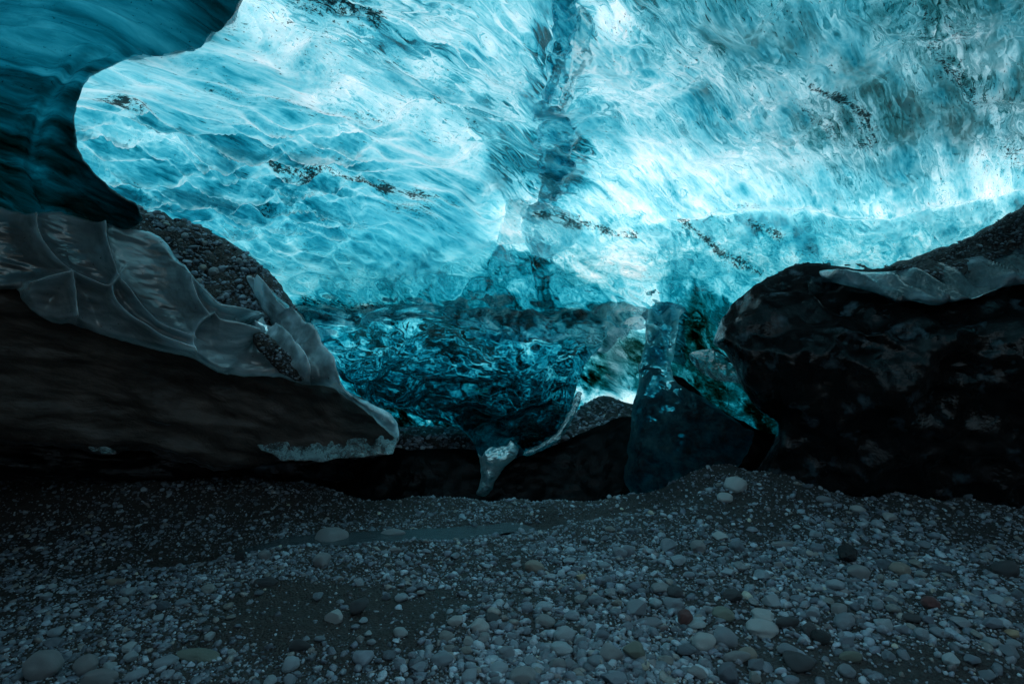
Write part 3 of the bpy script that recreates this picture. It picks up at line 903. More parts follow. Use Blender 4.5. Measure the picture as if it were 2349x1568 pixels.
def put_stone(px, py, w, h, kind='r', k=1, tint=None, label=None, group=None, rz=None, on=None, flatten=None):
    yb = py + h * 0.36
    if on is None:
        X, Y, Z = (float(v) for v in hit(px, yb))
    else:
        q = at(px, yb, on); X, Y, Z = q
    a = w / 2 / F * Y; c = h / 2 / F * Y
    o = bpy.data.objects.new('stone', stone_mesh(kind, k)); COL.objects.link(o)
    b = a * (0.85 if h / w > 0.5 else 0.40)
    o.location = (X, Y + b * 0.6, Z + c * 0.62)
    o.scale = (a, b, c)
    o.rotation_euler = (random.uniform(-.12, .12), random.uniform(-.12, .12), 0.0 if rz is None else rz)
    if tint:
        o.material_slots[0].link = 'OBJECT'; o.material_slots[0].material = TM[tint]
    tag(o, label, 'stone', group)
    taken.append((px, py, max(w, h) * 0.5))
    return o


NAMED = [
    (757, 1236, 76, 48, 'r', -1, 'grey', 'large rounded grey boulder on the near edge of the stream'),
    (897, 1228, 60, 24, 'r', 2, 'grey', 'flat rounded grey stone lying in the stream right of the large boulder'),
    (735, 1286, 42, 38, 'r', 3, 'grey', 'upright oval grey stone just below the large streamside boulder'),
    (765, 1415, 56, 40, 'a', -2, 'pale', 'pale blue-grey wedge stone with flat faces on the dark sand'),
    (821, 1393, 52, 46, 'a', 3, 'dark', 'dark angular stone leaning behind the pale wedge stone'),
    (86, 1536, 86, 64, 'r', -4, 'grey', 'big speckled round boulder in the bottom left corner'),
    (187, 1532, 48, 46, 'r', 5, 'grey', 'upright grey stone right of the bottom left boulder'),
    (222, 1562, 90, 44, 'r', 6, 'grey', 'broad grey stone cut by the bottom edge near the left corner'),
    (452, 1508, 96, 26, 'r', 7, 'green', 'long thin greenish slab lying flat in the left gravel'),
    (1691, 1111, 56, 44, 'r', -8, 'pale', 'large pale boulder on the crest of the gravel mound'),
    (1666, 1137, 34, 24, 'r', 9, 'pale', 'pale stone nestled below the boulder on the mound'),
    (1955, 1272, 54, 58, 'a', -10, 'black', 'black angular block standing on the right side of the floor'),
    (1535, 1253, 40, 36, 'a', 11, 'blue', 'blocky blue-grey stone in the middle of the floor below the mound'),
    (1604, 1256, 36, 30, 'r', 12, 'grey', 'rounded grey stone right of the blocky stone below the mound'),
    (1421, 1269, 34, 28, 'r', 13, 'blue', 'smooth blue-grey stone, left one of a touching pair'),
    (1443, 1264, 28, 30, 'r', 14, 'blue', 'smooth blue-grey stone, right one of a touching pair'),
    (1460, 1401, 48, 44, 'a', 15, 'blue', 'smooth triangular blue-grey stone standing on its base'),
    (1574, 1417, 38, 40, 'r', 16, 'red', 'dark maroon stone among grey stones'),
    (1752, 1447, 72, 38, 'r', -17, 'pale', 'largest pale oval stone of the heap at lower right'),
    (1620, 1476, 58, 44, 'r', 18, 'pale', 'pale pitted stone at the left end of the lower right heap'),
    (1667, 1468, 54, 42, 'r', 19, 'blue', 'blue-grey rounded stone between the two pale stones of the heap'),
    (1754, 1418, 52, 28, 'r', 20, 'pale', 'pale oval stone behind the largest one of the heap'),
    (1664, 1412, 50, 30, 'r', 21, 'green', 'greenish grey stone at the back left of the heap'),
    (1890, 1466, 44, 34, 'r', 22, 'black', 'wet black shiny stone at the right end of the heap'),
    (1860, 1446, 36, 34, 'r', 23, 'dark', 'dark upright stone behind the wet black one'),
    (1806, 1428, 58, 28, 'r', 24, 'dark', 'dark flat stone behind the right half of the heap'),
    (1944, 1428, 46, 34, 'r', 25, 'blue', 'blue-grey oval stone right of the heap'),
    (1955, 1509, 54, 24, 'r', 26, 'green', 'flat pale green stone alone on the dark sand at lower right'),
    (1947, 1541, 38, 28, 'r', 27, 'blue', 'small blue-grey stone below the flat green one'),
    (1840, 1523, 66, 34, 'r', 28, 'dark', 'broad dark stone half buried in the lower right sand'),
    (2328, 1453, 32, 20, 'a', 29, 'tan', 'tan angular stone near the right edge'),
    (1335, 1325, 30, 20, 'a', 30, 'tan', 'light brown stone among blue-grey stones left of centre right'),
    (1457, 1500, 52, 46, 'a', 31, 'green', 'greenish angular stone near the bottom middle'),
    (1404, 1501, 52, 36, 'r', 32, 'grey', 'grey oval stone left of the greenish angular one'),
    (1280, 1526, 36, 30, 'r', 33, 'grey', 'left of two rounded grey stones near the bottom middle'),
    (1308, 1526, 32, 28, 'r', 34, 'blue', 'right of two rounded grey stones near the bottom middle'),
    (2070, 1308, 46, 30, 'r', 35, 'warm', 'brownish grey rounded stone right of the black block'),
    (2316, 1308, 56, 42, 'r', 36, 'dark', 'dark rounded stone close to the right edge'),
    (1980, 1314, 46, 34, 'r', 37, 'grey', 'grey domed stone in front of the black block'),
    (1686, 1368, 46, 40, 'a', 38, 'dark', 'dark fractured stone at the centre of the right floor'),
    (1552, 1361, 40, 32, 'r', 39, 'dark', 'dark round stone beside a lighter round one'),
    (1517, 1351, 42, 28, 'r', 40, 'grey', 'lighter grey round stone touching a dark round one'),
    (1657, 1229, 36, 22, 'a', 41, 'pale', 'pale pointed stone on the slope below the mound'),
    (1226, 1302, 46, 28, 'r', 42, 'warm', 'brownish flat stone left of the middle of the floor'),
    (1970, 1168, 34, 18, 'r', 43, 'pale', 'pale stone on the ridge line before the black ice'),
    (2044, 1186, 32, 20, 'a', 44, 'pale', 'pale jagged stone further right on the ridge line'),
    (1893, 1146, 40, 16, 'r', 45, 'blue', 'thin flat stone on the ridge line right of the mound'),
    (1200, 1556, 58, 34, 'r', 46, 'grey', 'grey stone cut by the bottom edge at the middle'),
    (1722, 1503, 42, 26, 'r', 47, 'warm', 'brownish stone below the heap at lower right'),
    (605, 1335, 58, 22, 'r', 48, 'dark', 'dark flat stone in the shadowed left gravel'),
    (260, 1336, 46, 18, 'r', 49, 'warm', 'dim brown flat stone in the deep left shade'),
    (683, 1483, 52, 26, 'r', 50, 'dark', 'dark domed stone half buried on the left floor'),
    (547, 1275, 36, 34, 'a', 51, 'black', 'black rock at the far end of the stream on the left'),
    (604, 1275, 28, 26, 'r', 52, 'grey', 'small grey stone at the left end of the stream'),
    (1497, 1430, 60, 20, 'r', 53, 'blue', 'long flat blue-grey stone in front of the triangular one'),
    (1548, 1388, 46, 26, 'r', 54, 'blue', 'blue-grey flat stone above the maroon one'),
    (1600, 1546, 44, 26, 'r', 55, 'grey', 'grey stone near the bottom edge below the heap'),
    (1690, 1510, 60, 24, 'r', 56, 'grey', 'low broad stone just below the heap'),
    (1160, 1500, 40, 28, 'r', 57, 'blue', 'blue-grey stone at the bottom middle left of the oval one'),
    (2145, 1385, 40, 28, 'r', 58, 'red', 'reddish grey stone on the right floor'),
    (1930, 1400, 36, 24, 'r', 59, 'grey', 'rounded grey stone behind the blue-grey oval one'),
    (2100, 1420, 40, 22, 'r', 60, 'dark', 'dark flat stone on the right floor above the sand'),
    (1470, 1510, 30, 22, 'r', 61, 'pale', None), (1100, 1440, 44, 30, 'r', 62, 'pale', 'pale rounded stone at the left margin of the stony ground'),
    (1045, 1425, 36, 22, 'r', 63, 'pale', None), (1130, 1420, 42, 24, 'a', 64, 'dark', 'dark wedge stone above the pale margin stone'),
    (905, 1262, 30, 14, 'r', 65, 'grey', None), (1800, 1250, 50, 18, 'r', 66, 'grey', 'flat grey slab far right of the blocky stone'),
]
GRP = 'stones on the cave floor'
COMMON = 'blue-grey stone, one of the many lying loose in the gravel of the cave floor'
for px, py, w, h, kd, k, tint, lb in NAMED:
    put_stone(px, py, w, h, kd, k, tint, lb or COMMON, GRP)
cnt = 0; r_ = np.random.default_rng(77)
tries = 0
while cnt < 225 and tries < 20000:
    tries += 1
    px = r_.uniform(-10, 2360); py = 1170 + 400 * r_.beta(1.5, 1.1)
    dens = 0.25 + 0.75 * float(smooth(np.array(px), 700, 1150)) * float(smooth(np.array(px), 2349, 1900) * 0.6 + 0.4)
    if px > 1750 and py > 1480: dens *= 0.25
    if 1180 < px < 1750 and py < 1225: dens *= 0.35
    if px < 1250 and py < 1250: continue
    if px < 500 and py < 1330: continue
    if r_.uniform() > dens: continue
    w = (18 + 30 * r_.beta(1.2, 3)) * (0.55 + 0.75 * (py - 1150) / 400) * (1.3 if px > 1250 else 0.95)
    if any(math.hypot(px - a, (py - b) * 1.6) < (c + w * 0.5) * 0.95 for a, b, c in taken): continue
    put_stone(px, py, w, w * r_.uniform(0.5, 0.8), 'a' if r_.uniform() < 0.6 else 'r', int(r_.integers(70, 84)), None, COMMON, GRP, rz=r_.uniform(-.5, .5))
    cnt += 1

# ------------------------------------------------------------------ hanging fin in the middle of the ceiling
def d_fin(off):
    return lambda px, py: ceil_depth(px, py) * (1 - 0.035 * off) - 0.06


def hh_fin(px, py, P, d):
    f1, f2 = worley(flow(P, 0.22, 0.07), 411)
    return 0.03 * fbm(P / 0.15, 3, 410) - 0.03 * (0.8 - f1)


def tk_fin(v, a):
    return lambda px, py, P, d: np.clip(v + a * fbm(flow(P, 0.3, 0.06), 3, 415), 0.02, 5)


fin = thing('ice_fin', 'hanging fin of clear teal ice running down the middle of the bright ceiling', 'ice fin')
sheet('upper_plate', [(1290, -120), (1326, -110), (1325, -40), (1322, 20), (1316, 70), (1304, 120), (1288, 172), (1266, 222), (1240, 262), (1228, 258), (1246, 215), (1256, 165), (1252, 120), (1268, 70), (1266, 10), (1280, -50)],
      d_fin(1), M_fin, fin, 3, 16, 0.05, 0.12, hh_fin, {'thick': tk_fin(0.5, 0.5)}, jag=8, seed=41)
sheet('bright_edge', [(1325, 18), (1346, 22), (1362, 60), (1352, 100), (1358, 128), (1330, 150), (1312, 190), (1296, 232), (1270, 250), (1286, 205), (1304, 150), (1318, 90)],
      d_fin(0.6), M_fin, fin, 3, 14, 0.05, 0.12, hh_fin, {'thick': tk_fin(0.0, 0.15)}, jag=4, seed=42)
sheet('lower_plate', [(1262, 236), (1290, 244), (1312, 280), (1326, 320), (1310, 350), (1318, 390), (1294, 410), (1290, 446), (1262, 452), (1240, 470), (1222, 462), (1234, 420), (1238, 370), (1240, 320), (1246, 275)],
      d_fin(1), M_fin, fin, 3, 18, 0.07, 0.12, hh_fin, {'thick': tk_fin(0.55, 0.6)}, jag=10, seed=43)
sheet('clear_knob', [(1216, 452), (1244, 460), (1276, 474), (1318, 498), (1338, 524), (1318, 558), (1284, 580), (1250, 592), (1222, 586), (1206, 556), (1198, 516), (1204, 480)],
      d_fin(1.4), M_fin, fin, 3, 26, 0.15, 0.12, hh_fin, {'thick': tk_fin(0.12, 0.1)}, jag=4, seed=44)
sheet('white_wedge', [(1168, 456), (1190, 446), (1208, 452), (1196, 490), (1198, 530), (1204, 556), (1170, 560), (1140, 558), (1150, 520), (1158, 490)],
      d_fin(0.9), M_fin, fin, 3, 12, 0.05, 0.12, hh_fin, {'thick': tk_fin(0.02, 0.05)}, jag=3, seed=45)

# ------------------------------------------------------------------ ice overhang, upper left
def d_over(px, py):
    return 2.05 + 0.0021 * np.clip(py, 0, 620) + 0.0018 * np.clip(py, -330, 0) + 0.00025 * np.clip(px, -400, 700) + 0.05 * np.sin(px / 150.0 + py / 210.0)


RIM_O = spline([(240, 120), (200, 128), (168, 150), (150, 180), (120, 220), (96, 270), (84, 330), (88, 380), (108, 430), (135, 480)], False, 5)


def disp_over(px, py, P, d):
    a, s, _ = seg_dist(px, py, RIM_O)
    h = 0.03 * fbm(flow(P, 0.7, 0.12), 3, 201)
    h = h + 0.05 * np.exp(-(a / 16.0) ** 2) + 0.06 * smooth(np.where(s > 0, 1, -1) * a, -10, 60)
    f1, f2 = worley(flow(P, 0.30, 0.14), 207)
    return h - 0.03 * (0.8 - f1) * smooth(py, 420, 200)


def thick_over(px, py, P, d):
    a, s, _ = seg_dist(px, py, RIM_O)
    t = 1.35 + 2.5 * smooth(py, 90, 320) + 0.9 * smooth(px, 330, 520) + 0.35 * smooth(px, 140, -40) * smooth(py, 0, 200)
    t = t - 1.2 * np.exp(-(((px - 60) / 60) ** 2 + ((py - 262) / 22) ** 2)) - 1.0 * np.exp(-(((px - 130) / 30) ** 2 + ((py - 290) / 22) ** 2))
    t = t - 1.1 * np.exp(-(a / 26.0) ** 2) * smooth(py, 120, 260) + 0.5 * fbm(flow(P, 0.8, 0.1), 3, 203)
    return np.clip(t, 0.15, 9)


ov = thing('ice_overhang', 'dark teal overhang of ice curving in front of the bright ceiling at upper left', 'ice overhang')
sheet('overhang_face', [(640, -160), (590, -60), (560, 0), (538, 29), (519, 51), (494, 70), (475, 92), (454, 106), (442, 118), (402, 117), (340, 122), (285, 139), (238, 161), (205, 180), (187, 208), (174, 249), (171, 293), (179, 337), (198, 373), (227, 406), (256, 432), (285, 453), (314, 468), (320, 488), (326, 505), (300, 525), (200, 540), (0, 545), (-420, 545), (-500, 200), (-450, -300), (100, -320), (480, -260)],
      d_over, M_over, ov, 4, 14, 0.05, 0.35, disp_over, {'thick': thick_over}, jag=2.2, seed=2)

# ------------------------------------------------------------------ gravel-topped ledge, left
def d_ledge(px, py):
    return 2.86 + 0.0013 * np.clip(px, -400, 950) - 0.0001 * (py - 800)


def d_wallL(px, py):
    return d_ledge(px, py) + 0.10 + 0.0009 * np.clip(py - 800, -100, 400)


led = thing('ice_ledge', 'dark ice ledge with a pale scalloped lower fringe running out to a point at left', 'ice ledge')


def disp_dark(seed, amp=0.03):
    def f(px, py, P, d):
        f1, f2 = worley(flow(P, 0.34, 0.13), seed)
        return amp * fbm(flow(P, 0.5, 0.12), 4, seed + 3) - amp * 1.2 * (0.8 - f1)
    return f


sheet('dark_face', [(-420, 450), (0, 490), (100, 505), (250, 545), (370, 580), (425, 660), (460, 722), (520, 745), (590, 775), (650, 830), (720, 868), (780, 885), (815, 905), (850, 928), (890, 950), (915, 985), (912, 1015), (895, 1040), (865, 1046), (830, 1050), (780, 1048), (720, 1056), (650, 1058), (600, 1066), (540, 1076), (500, 1078), (450, 1066), (400, 1056), (340, 1036), (300, 1034), (240, 1044), (180, 1030), (100, 1022), (0, 1020), (-420, 1010)],
      d_wallL, M_wall, led, 6, 30, 0.16, 2.6, disp_dark(221, 0.035), jag=4, seed=4)


def d_heap(px, py):
    return 3.55 + 0.0012 * (px - 320) + 0.0016 * np.clip(900 - py, -100, 500) * 0.9


RIMS = [spline(r_, False, 5) for r_ in (
    [(70, 490), (73, 532), (88, 568), (121, 605), (161, 629), (205, 650), (241, 662), (262, 640)],
    [(232, 515), (236, 560), (248, 600), (262, 638), (250, 662), (256, 694), (288, 726), (330, 752), (366, 775), (440, 800)],
    [(262, 638), (290, 668), (315, 704), (345, 735), (372, 752), (440, 775)],
    [(157, 634), (163, 690), (168, 744)],
    [(428, 610), (430, 645), (446, 690), (474, 728)],
    [(486, 722), (458, 738), (440, 762), (436, 790), (446, 818), (466, 838), (505, 852)],
    [(486, 722), (510, 752), (541, 790), (582, 797), (600, 780)],
    [(430, 640), (470, 680), (510, 710), (560, 724), (600, 756), (640, 806), (700, 868)],
    [(36, 664), (95, 645), (161, 629)],
    [(640, 720), (680, 770), (720, 820), (760, 860), (800, 905)],
    [(590, 660), (640, 720), (700, 790), (756, 858)])]


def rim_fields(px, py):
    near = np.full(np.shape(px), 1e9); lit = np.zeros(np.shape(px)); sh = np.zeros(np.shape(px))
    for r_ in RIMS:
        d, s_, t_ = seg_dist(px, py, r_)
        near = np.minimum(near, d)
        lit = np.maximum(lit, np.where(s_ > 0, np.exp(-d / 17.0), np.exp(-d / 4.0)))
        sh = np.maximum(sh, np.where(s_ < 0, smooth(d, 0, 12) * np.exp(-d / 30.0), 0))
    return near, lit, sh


def d_fringe(px, py):
    k_ = 1 - smooth(py, 880, 740) * smooth(px, 500, 580)
    return (1 - k_) * (d_heap(px, py) - 0.05) + k_ * (d_ledge(px, py) - 0.05)


def hh_fringe(px, py, P, d):
    near, lit, sh = rim_fields(px, py)
    return 0.15 * np.exp(-near / 30.0) + 0.05 * lit - 0.05 * sh + 0.03 * fbm(flow(P, 0.4, 0.16), 3, 240) + 0.008 * fbm(flow(P, 0.12, 0.03), 2, 246)


def tk_shade_fringe(px, py, P, d):
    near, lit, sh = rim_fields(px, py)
    t = 1.9 - 0.35 * np.exp(-near / 5.0) - 1.2 * lit + 0.7 * sh + 0.5 * fbm(flow(P, 0.5, 0.09), 3, 260)  # lit and shaded rim sides are put into the thickness
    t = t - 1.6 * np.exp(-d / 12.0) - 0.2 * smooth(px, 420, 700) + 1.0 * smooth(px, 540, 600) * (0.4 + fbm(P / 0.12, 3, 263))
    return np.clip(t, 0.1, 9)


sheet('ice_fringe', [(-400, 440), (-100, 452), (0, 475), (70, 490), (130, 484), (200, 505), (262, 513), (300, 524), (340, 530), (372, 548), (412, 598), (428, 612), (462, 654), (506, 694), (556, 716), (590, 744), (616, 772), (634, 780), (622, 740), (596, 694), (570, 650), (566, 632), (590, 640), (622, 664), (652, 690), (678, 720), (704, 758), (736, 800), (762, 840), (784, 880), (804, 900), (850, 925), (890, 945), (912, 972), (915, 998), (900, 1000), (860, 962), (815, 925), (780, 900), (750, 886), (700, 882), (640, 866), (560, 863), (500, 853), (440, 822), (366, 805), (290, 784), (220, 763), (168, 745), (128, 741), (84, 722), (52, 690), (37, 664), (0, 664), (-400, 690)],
      d_fringe, M_fringe, led, 2.4, 9, 0.04, 0.14, hh_fringe, {'thick': tk_shade_fringe}, jag=2.0, seed=5)


# broken glassy lower rim
def tt_rim(px, py, P, d):
    return np.clip(0.5 + 0.8 * fbm(P / 0.05, 3, 290), 0.05, 6)


def dd_rim(px, py):
    return d_wallL(px, py) + 0.04 - 0.0032 * np.clip(py - 1000, -30, 80)


def hh_rim(px, py, P, d):
    f1, f2 = worley(P / 0.05, 293)
    return 0.045 * fbm(P / 0.07, 3, 291) - 0.03 * f1


M_sparkle = mat_sparkle()
M_glint = mat_clear_ice('broken_rim_ice', 0.03, body=0.4, cell=(0.07, 0.03), micro=0.6, silt=0.9, diff=0.12)
for ol in ([(590, 1020), (640, 1012), (700, 1010), (760, 1000), (820, 1000), (870, 980), (905, 985), (912, 1020), (895, 1040), (850, 1046), (780, 1050), (700, 1056), (640, 1050)], [(208, 1020), (235, 1018), (268, 1034), (262, 1042), (232, 1040), (214, 1034)]):
    sheet('clear_rim', ol, dd_rim, M_sparkle, led, 4, 14, 0.04, 0.05, hh_rim, {'dirt': lambda px, py, P, d: 0.35 + 0.3 * fbm(P / 0.09, 2, 297), 'thick': tt_rim}, jag=5, seed=6)

under = thing('ice_shelf', 'low dark lip of ice under the left ledge just above the gravel bank', 'ice shelf')
sheet('shelf_face', [(-420, 1000), (0, 1005), (200, 1015), (400, 1030), (560, 1050), (700, 1040), (800, 1030), (845, 1040), (865, 1052), (835, 1062), (822, 1072), (790, 1082), (810, 1092), (800, 1100), (740, 1108), (640, 1112), (600, 1098), (540, 1092), (460, 1098), (380, 1108), (280, 1110), (150, 1105), (0, 1105), (-420, 1110)],
      lambda px, py: d_wallL(px, py) + 0.42 - 0.0008 * (py - 1050), M_black, under, 6, 24, 0.14, 0.6, disp_dark(231, 0.03), jag=4, seed=9)


# gravel lying on the ledge
HEAP = [(312, 470), (345, 486), (372, 486), (395, 500), (420, 502), (440, 512), (470, 522), (500, 540), (535, 558), (565, 582), (598, 606), (625, 632), (648, 660), (668, 690), (690, 722), (712, 752), (735, 780), (748, 805), (752, 830), (700, 862), (640, 845), (560, 800), (480, 730), (420, 660), (390, 600), (330, 560), (300, 520)]


def hh_heap(px, py, P, d):
    return 0.025 * fbm(P / 0.08, 4, 310)


heap = sheet('gravel_bank', HEAP, d_heap, M_ground, None, 4, 26, 0.15, 0.35, hh_heap, jag=3, seed=12)
tag(heap, 'dark gravel bank heaped on the sloping top of the left ice ledge', 'gravel bank')


def relief_pebbles(name, outline, depth, n, smin, smax, parent, seed, dark=0.8, curl=0.15, R=26, amp=None):
    poly = spline(outline, True, 4)
    r = np.random.default_rng(seed)
    x0, y0 = poly.min(0); x1, y1 = poly.max(0)
    px = r.uniform(x0, x1, n); py = r.uniform(y0, y1, n)
    k = inside(px, py, poly); px, py = px[k], py[k]
    best, _, _ = seg_dist(px, py, np.concatenate([poly, poly[:1]]))
    s = np.clip(best / R, 0, 1)
    D = depth(px, py) + curl * (1 - np.sqrt(np.clip(1 - (1 - s) ** 2, 0, 1)))
    pos = at(px, py, D)
    z = np.clip(smin * (1 - r.uniform(0, 1, len(px))) ** -0.5, smin, smax)
    o = scatter(name, pos, z, M_grav, parent, seed=seed, dark=dark)
    o['kind'] = 'stuff'
    return o


relief_pebbles('pebbles', HEAP, d_heap, 5200, 0.0075, 0.03, heap, 41, 0.75)
for px, py, w, h, tint, lb in [(487, 622, 24, 20, 'grey', 'largest pale stone stuck in the gravel bank on the ledge'), (422, 540, 17, 14, 'grey', 'pale stone high up in the gravel bank near the overhang'), (463, 612, 16, 12, 'warm', 'small brownish stone left of the largest one in the gravel bank'), (546, 597, 15, 13, 'grey', 'small round stone near the upper edge of the gravel bank')]:
    put_stone(px, py, w, h, 'r', 85 + px % 5, tint, lb, 'stones in the gravel bank', on=float(d_heap(px, py)) - 0.03)

# ice streaks over the gravel: dark patch of gravel on the fringe
PATCH = [(582, 770), (600, 762), (625, 775), (655, 805), (690, 840), (720, 868), (690, 872), (650, 858), (610, 822), (588, 796)]
pt = sheet('gravel_patch', PATCH, lambda x, y: d_ledge(x, y) - 0.115, M_ground, None, 4, 12, 0.03, 0.05, hh_heap, jag=3, seed=14)
tag(pt, 'small patch of dark gravel stuck on the pale ice fringe near its tip', 'gravel patch')
relief_pebbles('pebbles', PATCH, lambda x, y: d_ledge(x, y) - 0.125, 420, 0.006, 0.014, pt, 43, 0.7, 0.03, 12)

# ------------------------------------------------------------------ black ice mass, right
def d_right(px, py):
    b = 4.35 - 0.0006 * np.clip(px - 1640, 0, 1200)
    return b - 0.30 * np.exp(-((py - 830) / 190.0) ** 2) + 0.55 * smooth(py, 760, 560) + 0.10 * smooth(py, 1000, 1200)


def hh_right(px, py, P, d):
    f1, f2 = worley(flow(P, 0.42, 0.24), 331)
    g1, g2 = worley(flow(P + 2, 0.2, 0.1), 335)
    return 0.08 * fbm(P / 0.5, 4, 330) - 0.15 * (0.8 - f1) - 0.03 * (0.8 - g1)


blk = thing('ice_block', 'huge glossy black ice mass with a humped top filling the right side', 'ice block')
RIGHT = [(2800, 330), (2500, 400), (2349, 476), (2300, 502), (2232, 545), (2180, 565), (2130, 582), (2080, 602), (2040, 614), (1990, 618), (1940, 612), (1900, 606), (1860, 603), (1830, 606), (1790, 624), (1745, 645), (1700, 680), (1670, 710), (1650, 745), (1637, 786), (1662, 806), (1680, 838), (1690, 862), (1712, 902), (1738, 940), (1762, 955), (1785, 975), (1770, 1020), (1735, 1070), (1700, 1110), (1720, 1170), (1900, 1230), (2300, 1300), (2800, 1350)]
sheet('black_body', RIGHT, d_right, M_black, blk, 6, 60, 0.45, 2.0, hh_right, jag=2.5, seed=16)


def d_rrim(px, py):
    return d_right(px, py) - 0.12 + 0.10 * smooth(py, 650, 560)


def hh_rrim(px, py, P, d):
    f1, f2 = worley(np.stack([P[..., 0] / 0.15, P[..., 1] / 0.3, P[..., 2] / 0.3], -1), 341)
    return 0.05 * ridged(np.stack([P[..., 0] / 0.17, P[..., 1] / 0.5, P[..., 2] / 0.4], -1), 2, 343) * 1.0 - 0.08 * (0.8 - f1)


sheet('grey_rim', [(1880, 622), (1930, 618), (1990, 624), (2060, 620), (2130, 600), (2200, 580), (2280, 545), (2349, 510), (2500, 440), (2800, 380), (2800, 640), (2500, 640), (2349, 652), (2290, 662), (2230, 684), (2180, 694), (2140, 700), (2090, 690), (2060, 694), (2020, 676), (1980, 664), (1930, 652), (1895, 642)],
      d_rrim, M_rim, blk, 4, 22, 0.10, 0.12, hh_rrim, {'thick': lambda px, py, P, d: np.clip(1.9 + 1.3 * fbm(P / 0.16, 3, 345) - 1.0 * np.exp(-d / 8.0), 0.2, 9)})
CRUST = [(2040, 608), (2080, 598), (2130, 578), (2180, 562), (2232, 541), (2300, 498), (2349, 472), (2480, 410), (2480, 470), (2349, 560), (2280, 600), (2220, 625), (2150, 640), (2100, 632)]
cr = sheet('gravel_crust', CRUST, lambda x, y: d_rrim(x, y) - 0.03, M_ground, None, 4, 18, 0.10, 0.1, hh_heap, jag=5, seed=18)
tag(cr, 'thin dark gravel crust along the top edge of the black ice mass', 'gravel crust')
relief_pebbles('pebbles', CRUST, lambda x, y: d_rrim(x, y) - 0.05, 2600, 0.006, 0.018, cr, 47, 0.45, 0.10, 18)
sheet('clear_fin', [(1580, 812), (1618, 800), (1650, 804), (1690, 836), (1720, 850), (1712, 880), (1680, 876), (1650, 874), (1622, 862), (1596, 842)], lambda x, y: 4.45 - 0.0006 * (x - 1540), M_fin, blk, 4, 26, 0.10, 0.1,
      lambda px, py, P, d: 0.03 * ridged(P / 0.08, 2, 351) * 0.5, {'thick': lambda px, py, P, d: 0.12 + 0 * px})

# ------------------------------------------------------------------ hanging curtain
def d_curt(px, py):
    return 7.0 - 0.65 * smooth(py, 672, 716) - 1.5 * smooth(py, 690, 1130) ** 0.8 + 0.15 * np.sin(px / 90.0)


def hh_curt(px, py, P, d):
    wp = P + 0.04 * np.stack([fbm(P / 0.3, 2, 361), fbm(P / 0.3, 2, 362), fbm(P / 0.3, 2, 363)], -1)
    q = np.stack([wp[..., 0] / 0.30, wp[..., 1] / 0.5, wp[..., 2] / 0.11], -1)
    f1, f2 = worley(q, 365); g1, g2 = worley(q * 2.2 + 4, 368)
    return 0.12 * fbm(P / 0.6, 3, 364) - 0.10 * (0.8 - f1) - 0.012 * (0.8 - g1)


def tk_curt(px, py, P, d):
    t = 0.22 + 2.0 * smooth(py, 740, 960)
    t = t - 0.9 * smooth(py, 985, 1050)
    t = t + 0.5 * fbm(flow(P, 0.6, 0.14), 3, 369)
    return np.clip(t, 0.1, 8)


cur = thing('ice_curtain', 'dark teal rippled ice curtain hanging in the middle above the black gap', 'ice curtain')
CURT = [(640, 690), (800, 668), (1000, 660), (1200, 668), (1350, 676), (1460, 668), (1520, 660), (1530, 700), (1505, 740), (1484, 748), (1474, 728), (1458, 720), (1434, 728), (1414, 742), (1397, 756), (1384, 780), (1373, 800), (1352, 822), (1338, 840), (1329, 865), (1321, 897), (1311, 930), (1305, 956), (1296, 980), (1286, 998), (1262, 1020), (1230, 1032), (1200, 1041), (1180, 1052), (1140, 1060), (1100, 1052), (1090, 1020), (1071, 996), (1043, 980), (1023, 968), (971, 960), (914, 938), (866, 935), (830, 915), (806, 880), (782, 867), (745, 815), (700, 740)]
sheet('curtain_face', CURT, d_curt, M_curtain, cur, 4, 30, 0.22, 0.15, hh_curt, {'thick': tk_curt}, jag=3, seed=20)


def hh_ic(px, py, P, d):
    return 0.06 * fbm(P / 0.16, 3, 372)


sheet('icicle', [(1084, 1000), (1120, 990), (1160, 1002), (1192, 1024), (1178, 1054), (1152, 1078), (1138, 1100), (1130, 1120), (1118, 1136), (1104, 1138), (1094, 1132), (1101, 1110), (1104, 1082), (1098, 1050), (1092, 1026)], lambda x, y: 4.86 + 0.012 * np.clip(1044 - y, 0, 60), M_icicle, cur, 2.5, 24, 0.14, 0.1, hh_ic, {'thick': lambda px, py, P, d: np.clip(0.15 + 0.3 * fbm(P / 0.07, 2, 373), 0.02, 2)}, jag=2, seed=33)
M_edge = mat_clear_ice('edge_ice', 0.0, body=0.15, cell=(0.08, 0.03), micro=0.8, silt=0, diff=0.3, shine=0.35)
sheet('clear_edge', [(1322, 900), (1334, 905), (1326, 935), (1312, 965), (1298, 990), (1280, 1012), (1250, 1030), (1215, 1042), (1200, 1044), (1205, 1034), (1240, 1018), (1268, 1000), (1290, 972), (1306, 940)], lambda x, y: d_curt(x, y) - 0.03, M_edge, cur, 3, 12, 0.06, 0.05, hh_ic, {'thick': lambda px, py, P, d: 0.12 + 0 * px}, jag=3, seed=22)

# ------------------------------------------------------------------ clear pillar
def d_pil(px, py):
    return 4.75 - 0.25 * smooth(py, 760, 1130) + 2.9 * smooth(py, 790, 620)


def hh_pil(px, py, P, d):
    f1, f2 = worley(np.stack([P[..., 0] / 0.12, P[..., 1] / 0.3, P[..., 2] / 0.22], -1), 381)
    return 0.09 * fbm(P / 0.3, 3, 380) - 0.13 * (0.8 - f1)


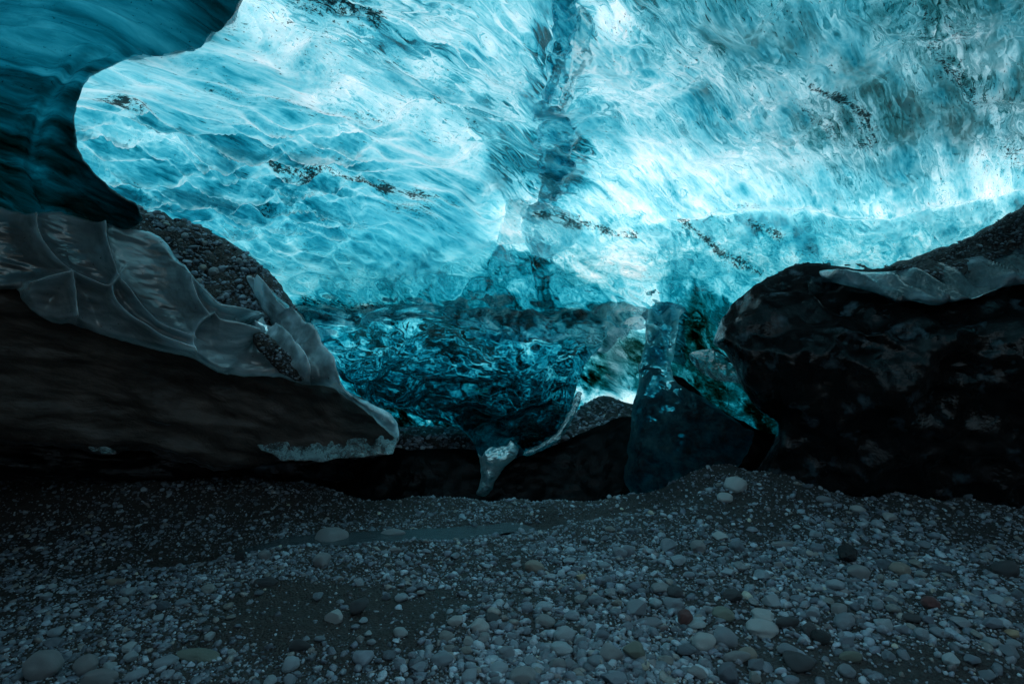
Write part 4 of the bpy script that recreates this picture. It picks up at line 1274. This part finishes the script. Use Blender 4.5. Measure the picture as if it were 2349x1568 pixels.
pil = thing('ice_pillar', 'clear teal ice pillar standing on the gravel right of the arched opening', 'ice pillar')
sheet('pillar_shaft', [(1500, 610), (1522, 590), (1545, 605), (1556, 650), (1556, 720), (1549, 790), (1540, 840), (1545, 870), (1580, 895), (1620, 915), (1660, 945), (1700, 972), (1730, 992), (1715, 1040), (1680, 1085), (1640, 1112), (1590, 1132), (1540, 1148), (1490, 1160), (1466, 1158), (1446, 1134), (1430, 1090), (1440, 1048), (1438, 1024), (1447, 990), (1449, 950), (1453, 915), (1465, 880), (1465, 834), (1477, 800), (1482, 750), (1486, 700), (1484, 640)],
      d_pil, M_pillar, pil, 4, 36, 0.30, 0.3, hh_pil, {'dirt': lambda px, py, P, d: 0.15 * smooth(py, 860, 1000), 'thick': lambda px, py, P, d: (0.15 + 0.9 * smooth(d, 0, 26)) * (1 + 0.7 * fbm(P / 0.12, 3, 388)) + 0.3 * smooth(py, 800, 1000) + 0.4 * smooth(px, 1540, 1600) + 0 * d}, jag=3, seed=24)
SPINE = [(1545, 862), (1590, 885), (1640, 930), (1690, 958), (1740, 985), (1790, 1010), (1800, 1100), (1700, 1130), (1600, 1150), (1500, 1160), (1475, 1140), (1520, 1080), (1540, 1000), (1538, 920)]
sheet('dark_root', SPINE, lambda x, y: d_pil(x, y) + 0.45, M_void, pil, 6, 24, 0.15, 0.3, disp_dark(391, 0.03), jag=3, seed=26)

# ------------------------------------------------------------------ black shelf and gravel mound seen through the gap
shelf = thing('ice_bank', 'low black ice bank behind the icicle with gravel on its top', 'ice bank')
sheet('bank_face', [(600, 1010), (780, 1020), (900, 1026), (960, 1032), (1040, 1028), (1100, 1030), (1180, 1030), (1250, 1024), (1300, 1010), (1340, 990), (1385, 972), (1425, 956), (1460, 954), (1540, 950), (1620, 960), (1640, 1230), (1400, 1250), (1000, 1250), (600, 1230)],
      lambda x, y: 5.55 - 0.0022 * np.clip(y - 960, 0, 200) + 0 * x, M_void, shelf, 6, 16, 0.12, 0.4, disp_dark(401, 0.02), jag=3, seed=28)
MOUND = [(700, 1000), (860, 985), (950, 978), (1040, 980), (1120, 985), (1240, 985), (1290, 970), (1320, 945), (1345, 925), (1375, 908), (1400, 910), (1440, 925), (1480, 930), (1600, 930), (1620, 1000), (1400, 1030), (900, 1045), (700, 1045)]


def d_mound(x, y):
    return 5.75 + 0.011 * np.clip(985 - y, -15, 100)


md = sheet('gravel_mound', MOUND, d_mound, M_ground, None, 4, 12, 0.2, 0.3, hh_heap, jag=2, seed=30)
tag(md, 'gravel mound on the black ice bank seen through the arched opening', 'gravel mound')
relief_pebbles('pebbles', MOUND, d_mound, 5200, 0.012, 0.032, md, 49, 0.9, 0.2, 12)

# ------------------------------------------------------------------ daylight
EL, AZ = 52.0, 12.0                  # sun stands beyond the back wall, a little to the right
w = bpy.data.worlds.new('World'); scene.world = w; w.use_nodes = True
nt = w.node_tree
bg = nt.nodes['Background']
sky = nt.nodes.new('ShaderNodeTexSky'); sky.sky_type = 'NISHITA'; sky.sun_disc = False
sky.sun_elevation = math.radians(EL); sky.sun_rotation = math.radians(AZ)
nt.links.new(sky.outputs[0], bg.inputs[0]); bg.inputs[1].default_value = 0.10
sl = bpy.data.lights.new('sun', 'SUN'); sl.energy = 3.7; sl.angle = math.radians(0.5); sl.color = (1.0, 0.96, 0.90)
so = bpy.data.objects.new('sun', sl); COL.objects.link(so)
so.rotation_euler = (math.radians(-(90 - EL)), 0, math.radians(-AZ))

cam = bpy.data.cameras.new('camera'); cam.lens = 20; cam.sensor_width = 36; cam.clip_start = 0.05; cam.clip_end = 500
co = bpy.data.objects.new('camera', cam); COL.objects.link(co)
co.location = (0, 0, CZ); co.rotation_euler = (math.radians(90), 0, 0)
scene.camera = co

scene.view_settings.view_transform = 'Standard'; scene.view_settings.look = 'None'; scene.view_settings.exposure = 0
cy = scene.cycles
cy.max_bounces = 8; cy.diffuse_bounces = 4; cy.glossy_bounces = 4; cy.transmission_bounces = 6; cy.transparent_max_bounces = 6
cy.use_denoising = True; cy.sample_clamp_indirect = 4.0; cy.blur_glossy = 0.6
scene.render.engine = 'CYCLES'
